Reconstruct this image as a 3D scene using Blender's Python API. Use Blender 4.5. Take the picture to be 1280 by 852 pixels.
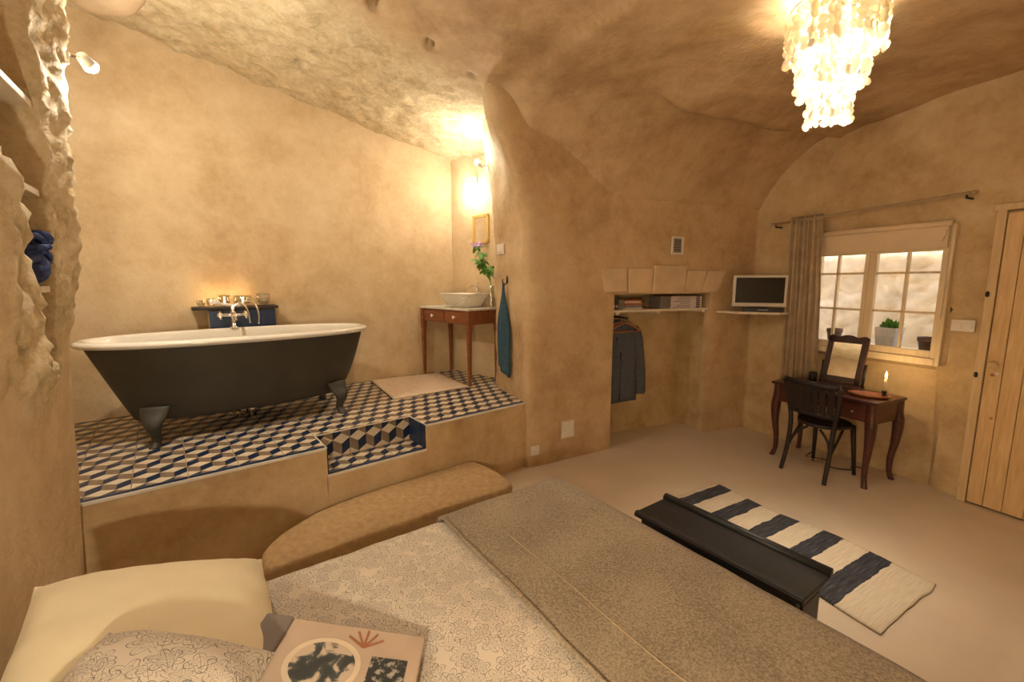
import bpy, math, random
from mathutils import Vector, Matrix, noise
random.seed(7)
for o in list(bpy.data.objects): bpy.data.objects.remove(o)
S = bpy.context.scene
COL = S.collection
PI = math.pi
# ------------------------------------------------------------------ camera
cam = bpy.data.cameras.new('camera'); camo = bpy.data.objects.new('camera', cam); COL.objects.link(camo)
cam.sensor_fit = 'HORIZONTAL'; cam.sensor_width = 36.0; cam.lens = 540.0 / 1280.0 * 36.0
cam.clip_start = 0.02
camo.location = (0, 0, 1.6); camo.rotation_euler = (math.radians(90 - 7.7), 0, 0)
S.camera = camo
# ------------------------------------------------------------------ world, sun, exposure
w = bpy.data.worlds.new('world'); S.world = w; w.use_nodes = True
bg = w.node_tree.nodes['Background']; bg.inputs[0].default_value = (.86, .90, 1.0, 1); bg.inputs[1].default_value = 1.5
S.view_settings.view_transform = 'Standard'; S.view_settings.look = 'None'
S.view_settings.exposure = 1.0; S.view_settings.gamma = 1.0; S.view_settings.use_curve_mapping = False
sun = bpy.data.lights.new('sun', 'SUN'); sun.energy = 5.5; sun.angle = .05; sun.color = (1, .93, .8)
suno = bpy.data.objects.new('sun', sun); COL.objects.link(suno)
suno.rotation_euler = Vector((.58, .42, -1.0)).to_track_quat('-Z', 'Y').to_euler()

# ------------------------------------------------------------------ helpers
def ss(a, b, x):
    t = max(0., min(1., (x - a) / (b - a))) if a != b else float(x > a)
    return t * t * (3 - 2 * t)
def lerp(a, b, t): return a + (b - a) * t
def nz(x, y, z=0., s=1., o=0.): return noise.noise(Vector((x * s + o, y * s + o * 1.7, z * s - o)))
def fbm(x, y, z, s, oct=4, o=0.):
    v = 0; a = 1; t = 0
    for k in range(oct):
        v += a * nz(x, y, z, s * 2 ** k, o + k * 11.3); t += a; a *= .5
    return v / t

MATS = {}
def new_mat(name):
    m = bpy.data.materials.new(name); m.use_nodes = True
    nt = m.node_tree; b = nt.nodes['Principled BSDF']
    return m, nt, b
def lk(nt, a, b): nt.links.new(a, b)
def node(nt, t, **kw):
    n = nt.nodes.new(t)
    for k, v in kw.items(): setattr(n, k, v)
    return n
def ntex(nt, coord, scale, detail=4, rough=.55, dist=0.):
    n = node(nt, 'ShaderNodeTexNoise'); n.inputs['Scale'].default_value = scale
    n.inputs['Detail'].default_value = detail; n.inputs['Roughness'].default_value = rough
    n.inputs['Distortion'].default_value = dist; lk(nt, coord, n.inputs['Vector']); return n.outputs['Fac']
def ramp(nt, fac, stops):
    r = node(nt, 'ShaderNodeValToRGB'); e = r.color_ramp.elements
    while len(e) < len(stops): e.new(.5)
    for k, (p, c) in enumerate(stops): e[k].position = p; e[k].color = (*c, 1)
    lk(nt, fac, r.inputs[0]); return r.outputs[0]
def mix(nt, f, a, b, bt='MIX'):
    n = node(nt, 'ShaderNodeMix', data_type='RGBA', blend_type=bt)
    for s, v in ((0, f), (6, a), (7, b)):
        if isinstance(v, (int, float)): n.inputs[s].default_value = v
        elif isinstance(v, tuple): n.inputs[s].default_value = (*v, 1)
        else: lk(nt, v, n.inputs[s])
    return n.outputs[2]
def mathn(nt, op, a, b=0.):
    n = node(nt, 'ShaderNodeMath', operation=op)
    for s, v in ((0, a), (1, b)):
        if isinstance(v, (int, float)): n.inputs[s].default_value = v
        else: lk(nt, v, n.inputs[s])
    return n.outputs[0]
def bump(nt, b, h, strength, dist=.02, prev=None):
    n = node(nt, 'ShaderNodeBump'); n.inputs['Strength'].default_value = strength; n.inputs['Distance'].default_value = dist
    lk(nt, h, n.inputs['Height'])
    if prev: lk(nt, prev, n.inputs['Normal'])
    lk(nt, n.outputs[0], b.inputs['Normal']); return n.outputs[0]
def oc(nt, kind='Object'): return node(nt, 'ShaderNodeTexCoord').outputs[kind]

def simple(name, col, rough=.5, metal=0., var=.12, scale=8., bmp=0., bscale=60., spec=None, coat=0., trans=0., emis=None, es=0.):
    m, nt, b = new_mat(name); c = oc(nt)
    f = ntex(nt, c, scale, 4)
    d = tuple(max(0, x * (1 - var)) for x in col); l = tuple(min(1, x * (1 + var)) for x in col)
    lk(nt, ramp(nt, f, [(.3, d), (.7, l)]), b.inputs['Base Color'])
    b.inputs['Roughness'].default_value = rough; b.inputs['Metallic'].default_value = metal
    if coat: b.inputs['Coat Weight'].default_value = coat
    if trans: b.inputs['Transmission Weight'].default_value = trans
    if bmp: bump(nt, b, ntex(nt, c, bscale, 4), bmp, .005)
    if emis: b.inputs['Emission Color'].default_value = (*emis, 1); b.inputs['Emission Strength'].default_value = es
    MATS[name] = m; return m
def wood(name, dark, light, rough=.45, scale=3., stretch=(1, 1, 12), axis=2, coat=0., bmp=.1):
    m, nt, b = new_mat(name); c = oc(nt)
    mp = node(nt, 'ShaderNodeMapping'); lk(nt, c, mp.inputs[0])
    sc = [14, 14, 14]; sc[axis] = 1.2; mp.inputs['Scale'].default_value = sc
    f = ntex(nt, mp.outputs[0], scale, 6, .6, .6)
    g = ntex(nt, c, 2.5, 3)
    f2 = mathn(nt, 'ADD', mathn(nt, 'MULTIPLY', f, .75), mathn(nt, 'MULTIPLY', g, .25))
    lk(nt, ramp(nt, f2, [(.32, dark), (.68, light)]), b.inputs['Base Color'])
    b.inputs['Roughness'].default_value = rough
    if coat: b.inputs['Coat Weight'].default_value = coat; b.inputs['Coat Roughness'].default_value = .2
    if bmp: bump(nt, b, f, bmp, .003)
    MATS[name] = m; return m

# plaster that can turn to bare rock where the mesh attribute "rock" is high
def plaster(name, cols, rockcols, b1=.25, rb=.8):
    m, nt, b = new_mat(name); c = oc(nt)
    big = ntex(nt, c, .9, 6, .6, .4); med = ntex(nt, c, 4.5, 6, .65); fine = ntex(nt, c, 38, 4)
    mot = ntex(nt, c, 15, 8, .75, .5)
    f = mathn(nt, 'ADD', mathn(nt, 'ADD', mathn(nt, 'MULTIPLY', big, .48), mathn(nt, 'MULTIPLY', med, .32)), mathn(nt, 'MULTIPLY', mot, .20))
    pc = ramp(nt, f, [(.37, cols[0]), (.5, cols[1]), (.63, cols[2])])
    rk = ntex(nt, c, 7, 8, .7, .3); rf = ntex(nt, c, 30, 6, .7)
    rc = ramp(nt, mathn(nt, 'ADD', mathn(nt, 'MULTIPLY', rk, .6), mathn(nt, 'MULTIPLY', rf, .4)), [(.34, rockcols[0]), (.5, rockcols[1]), (.66, rockcols[2])])
    at = node(nt, 'ShaderNodeAttribute', attribute_name='rock'); fac = at.outputs['Fac']
    lk(nt, mix(nt, fac, pc, rc), b.inputs['Base Color'])
    b.inputs['Roughness'].default_value = .82; b.inputs['Specular IOR Level'].default_value = .25
    h1 = mathn(nt, 'ADD', mathn(nt, 'MULTIPLY', med, .7), mathn(nt, 'MULTIPLY', fine, .12))
    h2 = mathn(nt, 'ADD', mathn(nt, 'MULTIPLY', rk, 1.2), mathn(nt, 'MULTIPLY', rf, .9))
    hh = node(nt, 'ShaderNodeMix', data_type='FLOAT'); lk(nt, fac, hh.inputs[0]); lk(nt, h1, hh.inputs[2]); lk(nt, h2, hh.inputs[3])
    bump(nt, b, hh.outputs[0], b1 + .25, .03)
    MATS[name] = m; return m

plaster('plaster_ochre', [(.40, .265, .125), (.57, .41, .225), (.69, .54, .335)], [(.40, .29, .16), (.60, .46, .28), (.72, .60, .42)])
plaster('plaster_pale', [(.50, .35, .19), (.63, .475, .285), (.72, .58, .39)], [(.42, .31, .16), (.66, .52, .31), (.80, .68, .47)])
plaster('plaster_vault', [(.38, .245, .125), (.55, .385, .22), (.67, .505, .315)], [(.46, .35, .19), (.68, .55, .34), (.82, .71, .50)])
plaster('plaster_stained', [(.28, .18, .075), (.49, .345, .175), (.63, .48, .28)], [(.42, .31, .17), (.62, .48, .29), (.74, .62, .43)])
simple('floor_screed', (.60, .485, .365), .42, 0, .10, 1.3, .05, 14)
simple('stone_slab', (.47, .32, .16), .9, 0, .16, 26, .9, 45)
simple('stone_lintel', (.62, .46, .29), .85, 0, .12, 6, .3, 40)
simple('tile_beige', (.70, .60, .45), .45, 0, .08, 20)
simple('tile_brown', (.25, .18, .12), .45, 0, .12, 20)
simple('tile_navy', (.012, .028, .075), .35, 0, .25, 20)
simple('tile_grout', (.60, .50, .36), .8)
simple('trim_white', (.72, .68, .60), .4)
simple('tub_hull', (.048, .043, .032), .55, 0, .12, 6, .05, 90)
simple('enamel', (.82, .78, .70), .12, 0, .02, 4, coat=.5)
simple('chrome', (.75, .72, .68), .15, 1., .05)
simple('iron', (.03, .028, .026), .5, .6, .2)
wood('mahogany', (.035, .008, .006), (.12, .030, .018), .30, coat=.3, axis=0)
wood('cherry', (.16, .045, .015), (.34, .12, .045), .35, coat=.2, axis=0)
wood('ebony', (.006, .004, .004), (.026, .014, .011), .52)
wood('dark_walnut', (.022, .008, .005), (.065, .024, .014), .55)
wood('pine', (.55, .33, .13), (.76, .53, .28), .5, axis=2, bmp=.06)
wood('pine_trim', (.55, .38, .19), (.70, .52, .30), .55, axis=2)
wood('gilt_wood', (.50, .28, .06), (.72, .46, .14), .4, axis=2)
wood('shelf_paint', (.66, .56, .42), (.78, .68, .54), .6, axis=0, bmp=.03)
wood('hanger_wood', (.30, .10, .04), (.46, .19, .08), .4, axis=0)
wood('black_paint', (.006, .006, .007), (.016, .015, .015), .48, axis=0, coat=0, bmp=.06)
wood('window_paint', (.68, .52, .32), (.80, .65, .43), .55, axis=2, bmp=.03)
simple('white_plastic', (.72, .66, .58), .45, 0, .03)
simple('black_plastic', (.012, .012, .014), .4, 0, .1)
simple('screen_black', (.006, .006, .008), .15, 0, .1)
simple('silver_plastic', (.62, .55, .45), .4, 0, .05)
simple('towel_blue', (.035, .085, .125), .95, 0, .2, 30, .4, 220)
simple('jacket_cloth', (.090, .098, .122), .95, 0, .15, 40, .3, 300)
simple('jacket_lining', (.012, .012, .014), .8)
simple('linen_white', (.80, .70, .48), .9, 0, .04, 5, .15, 200)
simple('curtain_cloth', (.42, .31, .19), .9, 0, .15, 10, .2, 200)
simple('blind_cloth', (.74, .57, .38), .9, 0, .05, 6, .1, 200)
simple('mat_cotton', (.72, .56, .42), .95, 0, .08, 20, .5, 160)
simple('leaf_green', (.13, .30, .04), .5, 0, .35, 12)
simple('petal_lilac', (.62, .40, .62), .7, 0, .15, 20)
simple('pot_grey', (.50, .50, .53), .6, 0, .1)
simple('pot_brown', (.10, .055, .045), .6, 0, .2)
simple('blue_yarn', (.045, .07, .20), .95, 0, .4, 40, .5, 80)
simple('rope', (.50, .38, .23), .9, 0, .2, 60)
simple('wax', (.85, .72, .5), .5)
simple('porcelain', (.86, .80, .68), .15, 0, .02, coat=.4)
simple('paper_grey', (.20, .165, .145), .6, 0, .08)
simple('paper_tan', (.50, .38, .28), .6, 0, .1)
simple('paper_white', (.66, .56, .56), .6, 0, .06)
simple('ink', (.03, .03, .03), .7, 0, .3, 30)
simple('book_red', (.38, .12, .06), .6); simple('book_cream', (.66, .55, .40), .6); simple('book_dark', (.05, .045, .05), .6); simple('book_blue', (.22, .24, .32), .6)
simple('outer_stone', (.82, .74, .60), .95, 0, .20, 5, .9, 14)
simple('brass', (.55, .38, .15), .35, 1.)
simple('bulb', (1, 1, 1), .5, emis=(1, .90, .72), es=30.)
simple('bulb_warm', (1, 1, 1), .5, emis=(1, .78, .48), es=18.)
simple('flame', (1, .8, .4), .5, emis=(1, .62, .22), es=25.)
simple('lamp_white', (.8, .78, .72), .5)

m, nt, b = new_mat('pane_glass')
for n_ in list(nt.nodes):
    if n_.type == 'BSDF_PRINCIPLED': nt.nodes.remove(n_)
tr = node(nt, 'ShaderNodeBsdfTransparent'); gl = node(nt, 'ShaderNodeBsdfGlossy'); gl.inputs['Roughness'].default_value = .05
mx = node(nt, 'ShaderNodeMixShader'); mx.inputs[0].default_value = .06; lk(nt, tr.outputs[0], mx.inputs[1]); lk(nt, gl.outputs[0], mx.inputs[2])
lk(nt, mx.outputs[0], nt.nodes['Material Output'].inputs[0]); MATS['pane_glass'] = m
m = m.copy(); m.name = 'glass_clear'; MATS['glass_clear'] = m
for n_ in m.node_tree.nodes:
    if n_.type == 'MIX_SHADER': n_.inputs[0].default_value = .28
    if n_.type == 'BSDF_TRANSPARENT': n_.inputs[0].default_value = (.93, .92, .88, 1)
m, nt, b = new_mat('mirror_glass'); b.inputs['Metallic'].default_value = 1; b.inputs['Roughness'].default_value = .03; b.inputs['Base Color'].default_value = (.85, .83, .8, 1); MATS['mirror_glass'] = m
# capiz shell: thin, milky, lets light through
m, nt, b = new_mat('capiz')
tl = node(nt, 'ShaderNodeBsdfTranslucent'); tl.inputs[0].default_value = (.66, .62, .53, 1)
df = node(nt, 'ShaderNodeBsdfPrincipled'); df.inputs['Base Color'].default_value = (.9, .82, .66, 1); df.inputs['Roughness'].default_value = .3
mx = node(nt, 'ShaderNodeMixShader'); mx.inputs[0].default_value = .30; lk(nt, df.outputs[0], mx.inputs[1]); lk(nt, tl.outputs[0], mx.inputs[2])
lk(nt, mx.outputs[0], nt.nodes['Material Output'].inputs[0]); MATS['capiz'] = m
# printed floral linen: thin ink outlines of petals on off-white
def floral(name):
    m, nt, b = new_mat(name); c = oc(nt)
    def flower(scale, off, rad, petals, lw):
        mp = node(nt, 'ShaderNodeMapping'); mp.inputs['Location'].default_value = off; lk(nt, c, mp.inputs[0])
        v = node(nt, 'ShaderNodeTexVoronoi', voronoi_dimensions='2D'); v.inputs['Scale'].default_value = scale; lk(nt, mp.outputs[0], v.inputs['Vector'])
        d = node(nt, 'ShaderNodeVectorMath', operation='SUBTRACT'); lk(nt, mp.outputs[0], d.inputs[0]); lk(nt, v.outputs['Position'], d.inputs[1])
        sp = node(nt, 'ShaderNodeSeparateXYZ'); lk(nt, d.outputs[0], sp.inputs[0]); cs = node(nt, 'ShaderNodeSeparateXYZ'); lk(nt, v.outputs['Color'], cs.inputs[0])
        x, y = sp.outputs[0], sp.outputs[1]
        r = mathn(nt, 'SQRT', mathn(nt, 'ADD', mathn(nt, 'MULTIPLY', x, x), mathn(nt, 'MULTIPLY', y, y)))
        th = mathn(nt, 'ADD', mathn(nt, 'ARCTAN2', y, x), mathn(nt, 'MULTIPLY', cs.outputs[0], 6.28))
        lob = mathn(nt, 'ABSOLUTE', mathn(nt, 'COSINE', mathn(nt, 'MULTIPLY', th, petals / 2)))
        R_ = mathn(nt, 'MULTIPLY', mathn(nt, 'ADD', .50, mathn(nt, 'MULTIPLY', lob, .5)), mathn(nt, 'MULTIPLY', mathn(nt, 'ADD', .75, mathn(nt, 'MULTIPLY', cs.outputs[1], .4)), rad))
        e1 = mathn(nt, 'LESS_THAN', mathn(nt, 'ABSOLUTE', mathn(nt, 'SUBTRACT', r, R_)), lw)
        e2 = mathn(nt, 'LESS_THAN', mathn(nt, 'ABSOLUTE', mathn(nt, 'SUBTRACT', r, mathn(nt, 'MULTIPLY', R_, .55))), lw * .8)
        ve = mathn(nt, 'MULTIPLY', mathn(nt, 'LESS_THAN', mathn(nt, 'MULTIPLY', mathn(nt, 'ABSOLUTE', mathn(nt, 'SINE', mathn(nt, 'MULTIPLY', th, petals / 2))), r), lw * 1.2), mathn(nt, 'LESS_THAN', r, R_))
        return mathn(nt, 'MAXIMUM', e1, mathn(nt, 'MAXIMUM', mathn(nt, 'MULTIPLY', e2, .8), mathn(nt, 'MULTIPLY', ve, .8)))
    ink = mathn(nt, 'MAXIMUM', flower(15, (0, 0, 0), .040, 6, .0010), flower(19, (.37, .21, 0), .030, 4, .0009))
    big = ntex(nt, c, 3, 2); fine = ntex(nt, c, 60, 2)
    base = ramp(nt, big, [(.3, (.62, .54, .44)), (.7, (.72, .64, .53))])
    ink2 = mathn(nt, 'MULTIPLY', ink, mathn(nt, 'ADD', .55, mathn(nt, 'MULTIPLY', fine, .6)))
    lk(nt, mix(nt, ink2, base, (.10, .09, .09)), b.inputs['Base Color']); b.inputs['Roughness'].default_value = .92
    bump(nt, b, ntex(nt, c, 180, 2), .15, .004); MATS[name] = m
floral('floral_linen')
m, nt, b = new_mat('felt_blanket'); c = oc(nt)
f = mathn(nt, 'ADD', mathn(nt, 'MULTIPLY', ntex(nt, c, 140, 3, .6), .75), mathn(nt, 'MULTIPLY', ntex(nt, c, 4, 2), .25))
lk(nt, ramp(nt, f, [(.38, (.175, .130, .082)), (.5, (.28, .215, .140)), (.62, (.375, .30, .205))]), b.inputs['Base Color']); b.inputs['Roughness'].default_value = .97
b.inputs['Sheen Weight'].default_value = .2; bump(nt, b, ntex(nt, c, 150, 3), .35, .006); MATS['felt_blanket'] = m
# rag rug: cream with woven dark bands along its length (object x)
m, nt, b = new_mat('rag_rug'); c = oc(nt); sp = node(nt, 'ShaderNodeSeparateXYZ'); lk(nt, c, sp.inputs[0])
mp = node(nt, 'ShaderNodeMapping'); mp.inputs['Scale'].default_value = (190, 7, 1); lk(nt, c, mp.inputs[0]); st = ntex(nt, mp.outputs[0], 1, 3, .6)
wob = mathn(nt, 'MULTIPLY', mathn(nt, 'SUBTRACT', ntex(nt, c, 9, 2), .5), .03)
xx = mathn(nt, 'ADD', sp.outputs[0], wob)
ph = mathn(nt, 'FRACT', mathn(nt, 'MULTIPLY', mathn(nt, 'ADD', xx, 5 * .247 - .11), 1 / .247))
band = mathn(nt, 'LESS_THAN', ph, .46)
inr = mathn(nt, 'LESS_THAN', sp.outputs[0], .52)
band = mathn(nt, 'MULTIPLY', band, inr)
dk = ramp(nt, st, [(.36, (.012, .012, .018)), (.60, (.05, .05, .062)), (.74, (.20, .18, .17))])
lt = ramp(nt, st, [(.30, (.52, .43, .31)), (.6, (.66, .56, .42))])
lk(nt, mix(nt, band, lt, dk), b.inputs['Base Color']); b.inputs['Roughness'].default_value = .97; bump(nt, b, st, .7, .008); MATS['rag_rug'] = m
# oval portrait print kept generic: a pale figure on a dark ground
m, nt, b = new_mat('portrait_print'); c = oc(nt); f = ntex(nt, c, 22, 3, .5, .5)
lk(nt, ramp(nt, f, [(.42, (.025, .03, .03)), (.5, (.05, .06, .06)), (.56, (.52, .42, .32))]), b.inputs['Base Color']); b.inputs['Roughness'].default_value = .5; MATS['portrait_print'] = m
m, nt, b = new_mat('dark_print'); c = oc(nt); f = ntex(nt, c, 60, 3, .6)
lk(nt, ramp(nt, f, [(.5, (.02, .022, .02)), (.62, (.4, .36, .3))]), b.inputs['Base Color']); b.inputs['Roughness'].default_value = .5; MATS['dark_print'] = m

class MB:
    def __init__(s): s.v = []; s.f = []; s.mi = []; s.cur = 0
    def add(s, vs, fs, mi=None):
        o = len(s.v); s.v += [tuple(p) for p in vs]; s.f += [tuple(o + i for i in f) for f in fs]; s.mi += [s.cur if mi is None else mi] * len(fs); return s
    def box(s, c, d, rz=0., rot=None):
        x, y, z = (k / 2 for k in d)
        vs = [Vector((a * x, b_ * y, e * z)) for e in (-1, 1) for b_ in (-1, 1) for a in (-1, 1)]
        R = rot if rot else Matrix.Rotation(rz, 3, 'Z')
        vs = [R @ p + Vector(c) for p in vs]
        return s.add(vs, [(0, 2, 3, 1), (4, 5, 7, 6), (0, 1, 5, 4), (2, 6, 7, 3), (0, 4, 6, 2), (1, 3, 7, 5)])
    def prism(s, poly, z0, z1, M=None):
        n = len(poly); vs = [Vector((p[0], p[1], z0)) for p in poly] + [Vector((p[0], p[1], z1)) for p in poly]
        if M: vs = [M @ p for p in vs]
        return s.add(vs, [tuple(range(n - 1, -1, -1)), tuple(range(n, 2 * n))] + [(i, (i + 1) % n, n + (i + 1) % n, n + i) for i in range(n)])
    def tube(s, pts, r, seg=8, flat=1., close=False):
        pts = [Vector(p) for p in pts]; n = len(pts); rr = r if isinstance(r, (list, tuple)) else [r] * n
        ref = Vector((0, 0, 1)); vs = []; pu = None
        for i, p in enumerate(pts):
            t = (pts[min(i + 1, n - 1)] - pts[max(i - 1, 0)]).normalized()
            if pu is None:
                a = ref if abs(t.dot(ref)) < .9 else Vector((1, 0, 0)); u = t.cross(a).normalized()
            else: u = (pu - t * pu.dot(t)).normalized()
            pu = u; v = t.cross(u)
            for k in range(seg):
                an = 2 * PI * k / seg; vs.append(p + u * math.cos(an) * rr[i] + v * math.sin(an) * rr[i] * flat)
        fs = [(i * seg + k, i * seg + (k + 1) % seg, (i + 1) * seg + (k + 1) % seg, (i + 1) * seg + k) for i in range(n - 1) for k in range(seg)]
        fs += [tuple(range(seg - 1, -1, -1)), tuple((n - 1) * seg + k for k in range(seg))]
        return s.add(vs, fs)
    def lathe(s, prof, seg=20, c=(0, 0, 0), sx=1., sy=1.):
        n = len(prof); vs = []
        for r, z in prof:
            for k in range(seg):
                a = 2 * PI * k / seg; vs.append((c[0] + r * math.cos(a) * sx, c[1] + r * math.sin(a) * sy, c[2] + z))
        fs = [(i * seg + k, i * seg + (k + 1) % seg, (i + 1) * seg + (k + 1) % seg, (i + 1) * seg + k) for i in range(n - 1) for k in range(seg)]
        fs += [tuple(range(seg - 1, -1, -1)), tuple((n - 1) * seg + k for k in range(seg))]
        return s.add(vs, fs)
    def ell(s, c, r, seg=12, rings=8, R=None):
        prof = [(math.sin(PI * i / rings), -math.cos(PI * i / rings)) for i in range(rings + 1)]
        vs = []
        for q, z in prof:
            for k in range(seg):
                a = 2 * PI * k / seg; p = Vector((max(q, .001) * math.cos(a) * r[0], max(q, .001) * math.sin(a) * r[1], z * r[2]))
                if R: p = R @ p
                vs.append(p + Vector(c))
        return s.add(vs, [(i * seg + k, i * seg + (k + 1) % seg, (i + 1) * seg + (k + 1) % seg, (i + 1) * seg + k) for i in range(rings) for k in range(seg)])
    def loft(s, rings, closed=True, caps=True):
        n = len(rings); k = len(rings[0]); vs = [p for r in rings for p in r]; kk = k if closed else k - 1
        fs = [(i * k + j, i * k + (j + 1) % k, (i + 1) * k + (j + 1) % k, (i + 1) * k + j) for i in range(n - 1) for j in range(kk)]
        if caps and closed: fs += [tuple(range(k - 1, -1, -1)), tuple((n - 1) * k + j for j in range(k))]
        return s.add(vs, fs)
    def mesh(s, name):
        me = bpy.data.meshes.new(name); me.from_pydata(s.v, [], s.f); me.update()
        for p, i in zip(me.polygons, s.mi): p.material_index = i
        return me
    def build(s, name, mat, parent=None, smooth=False, bevel=0., bseg=2, solid=0., label=None, sub=0):
        me = s.mesh(name)
        for q in (mat if isinstance(mat, (list, tuple)) else [mat]): me.materials.append(MATS[q])
        o = bpy.data.objects.new(name, me); COL.objects.link(o)
        if smooth:
            me.polygons.foreach_set('use_smooth', [True] * len(me.polygons))
        if solid:
            md = o.modifiers.new('solid', 'SOLIDIFY'); md.thickness = solid; md.offset = 0
        if sub:
            md = o.modifiers.new('sub', 'SUBSURF'); md.levels = sub; md.render_levels = sub
        if bevel:
            md = o.modifiers.new('bevel', 'BEVEL'); md.width = bevel; md.segments = bseg; md.limit_method = 'ANGLE'
        if parent: o.parent = parent
        if label: o['label'] = label
        return o
def tag(o, label, cat, group=None, kind=None):
    o['label'] = label; o['category'] = cat
    if group: o['group'] = group
    if kind: o['kind'] = kind
    return o
def empty(name, loc, rz=0., label=None, cat=None, group=None):
    o = bpy.data.objects.new(name, None); COL.objects.link(o); o.location = loc; o.rotation_euler = (0, 0, rz); o.empty_display_size = .1
    if label: tag(o, label, cat, group)
    return o
def copy_tree(o, parent=None):
    c = o.copy(); COL.objects.link(c)
    if parent: c.parent = parent
    for ch in list(o.children): copy_tree(ch, c)
    return c
def lamp(name, loc, energy, color, r=.04, parent=None, spot=None):
    l = bpy.data.lights.new(name, 'SPOT' if spot else 'POINT'); l.energy = energy; l.color = color; l.shadow_soft_size = r
    o = bpy.data.objects.new(name, l); COL.objects.link(o); o.location = loc
    if spot: l.spot_size = spot[1]; l.spot_blend = spot[2]; o.rotation_euler = Vector(spot[0]).to_track_quat('-Z', 'Y').to_euler()
    if parent: o.parent = parent
    return o
def setrock(o, vals):
    a = o.data.attributes.new('rock', 'FLOAT', 'POINT'); a.data.foreach_set('value', vals)
def crom(pts, n=8):
    pts = [Vector(p) for p in pts]; P = [pts[0]] + pts + [pts[-1]]; out = []
    for i in range(1, len(P) - 2):
        for k in range(n):
            t = k / n; a, b_, c, d = P[i - 1], P[i], P[i + 1], P[i + 2]
            out.append(.5 * ((2 * b_) + (c - a) * t + (2 * a - 5 * b_ + 4 * c - d) * t * t + (-a + 3 * b_ - 3 * c + d) * t ** 3))
    return out + [pts[-1]]

# ------------------------------------------------------------------ plan of the place (metres)
HP = .58                                   # bath platform height
P0 = Vector((-1.991, 1.902)); AE = math.radians(39.1)
U = Vector((math.cos(AE), math.sin(AE))); V = Vector((-math.sin(AE), math.cos(AE)))
def pl(s, t): q = P0 + U * s + V * t; return (q.x, q.y)
BK0 = Vector((-3.212, 3.085)); AB = math.radians(37.6); BD = Vector((math.cos(AB), math.sin(AB)))
BC = Vector((-.683, 5.031))                # bath corner
AN = math.radians(35); NN = Vector((math.cos(AN), math.sin(AN))); MM = Vector((-math.sin(AN), math.cos(AN)))
def nm(n, m_): q = NN * n + MM * m_; return (q.x, q.y)
PE = Vector((.13, 3.57)); PB = Vector((.952, 4.034)); PC = Vector((1.884, 4.84)); PD = Vector((2.089, 4.488)); PE2 = Vector((2.60, 4.68)); PF = Vector((2.72, 4.46))
WR0 = Vector((3.371, 3.018)); AR = math.radians(115); RD = Vector((math.cos(AR), math.sin(AR))); RN = Vector((math.sin(AR), -math.cos(AR)))  # RN points outdoors
def wr(r, off=0.): q = WR0 + RD * r + RN * off; return (q.x, q.y)

# ------------------------------------------------------------------ walls
def wall_path(name, path, zs, thick, mat, side=1, holes=(), disp=None, rockf=None, label='', shift=None):
    """Vertical wall along a plan path. side=+1: the room lies right of the path direction."""
    r = [0.]
    for a, b_ in zip(path, path[1:]): r.append(r[-1] + (Vector(b_) - Vector(a)).length)
    n = len(path); N = []
    for i in range(n):
        t = (Vector(path[min(i + 1, n - 1)]) - Vector(path[max(i - 1, 0)])).normalized(); N.append(Vector((t.y, -t.x)) * side)
    vs = []; rock = []
    for off in (0, thick):
        for i in range(n):
            for z in zs:
                p = Vector(path[i]); d = disp(p.x, p.y, z, r[i]) if (disp and not off) else 0.
                q = p + N[i] * (d - off); z2 = z
                if shift: q = q + shift(p, z)
                vs.append((q.x, q.y, z2)); rock.append(rockf(p.x, p.y, z, r[i]) if rockf else 0.)
    nzs = len(zs); base = n * nzs; fs = []; ed = {}
    def inh(i, j):
        rm = (r[i] + r[i + 1]) / 2; zm = (zs[j] + zs[j + 1]) / 2
        return any(a < rm < b_ and c < zm < d for a, b_, c, d in holes)
    for i in range(n - 1):
        for j in range(nzs - 1):
            if inh(i, j): continue
            q = [i * nzs + j, (i + 1) * nzs + j, (i + 1) * nzs + j + 1, i * nzs + j + 1]
            if side < 0: q.reverse()
            fs.append(tuple(q)); fs.append(tuple(base + k for k in reversed(q)))
            for a, b_ in zip(q, q[1:] + q[:1]): ed[(a, b_)] = 1
    for (a, b_) in ed:
        if (b_, a) not in ed: fs.append((b_, a, base + a, base + b_))
    mb = MB(); mb.add(vs, fs); o = mb.build(name, mat, smooth=True); setrock(o, rock)
    md = o.modifiers.new('es', 'EDGE_SPLIT'); md.split_angle = math.radians(50)
    tag(o, label, 'wall', kind='structure'); return o
def seg(a, b_, step=.06, extra=()):
    a = Vector(a); b_ = Vector(b_); L = (b_ - a).length; n = max(1, int(L / step)); ts = sorted(set([round(k / n, 5) for k in range(n + 1)] + [round(e / L, 5) for e in extra]))
    return [a.lerp(b_, t) for t in ts]
def zrange(a, b_, step=.07, extra=()):
    n = max(1, int((b_ - a) / step)); return sorted(set([round(a + (b_ - a) * k / n, 4) for k in range(n + 1)] + list(extra)))
def chaikin(pts, it=2):
    for _ in range(it):
        q = [pts[0]]
        for a, b_ in zip(pts, pts[1:]): q += [a.lerp(b_, .25), a.lerp(b_, .75)]
        q.append(pts[-1]); pts = q
    return pts

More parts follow.
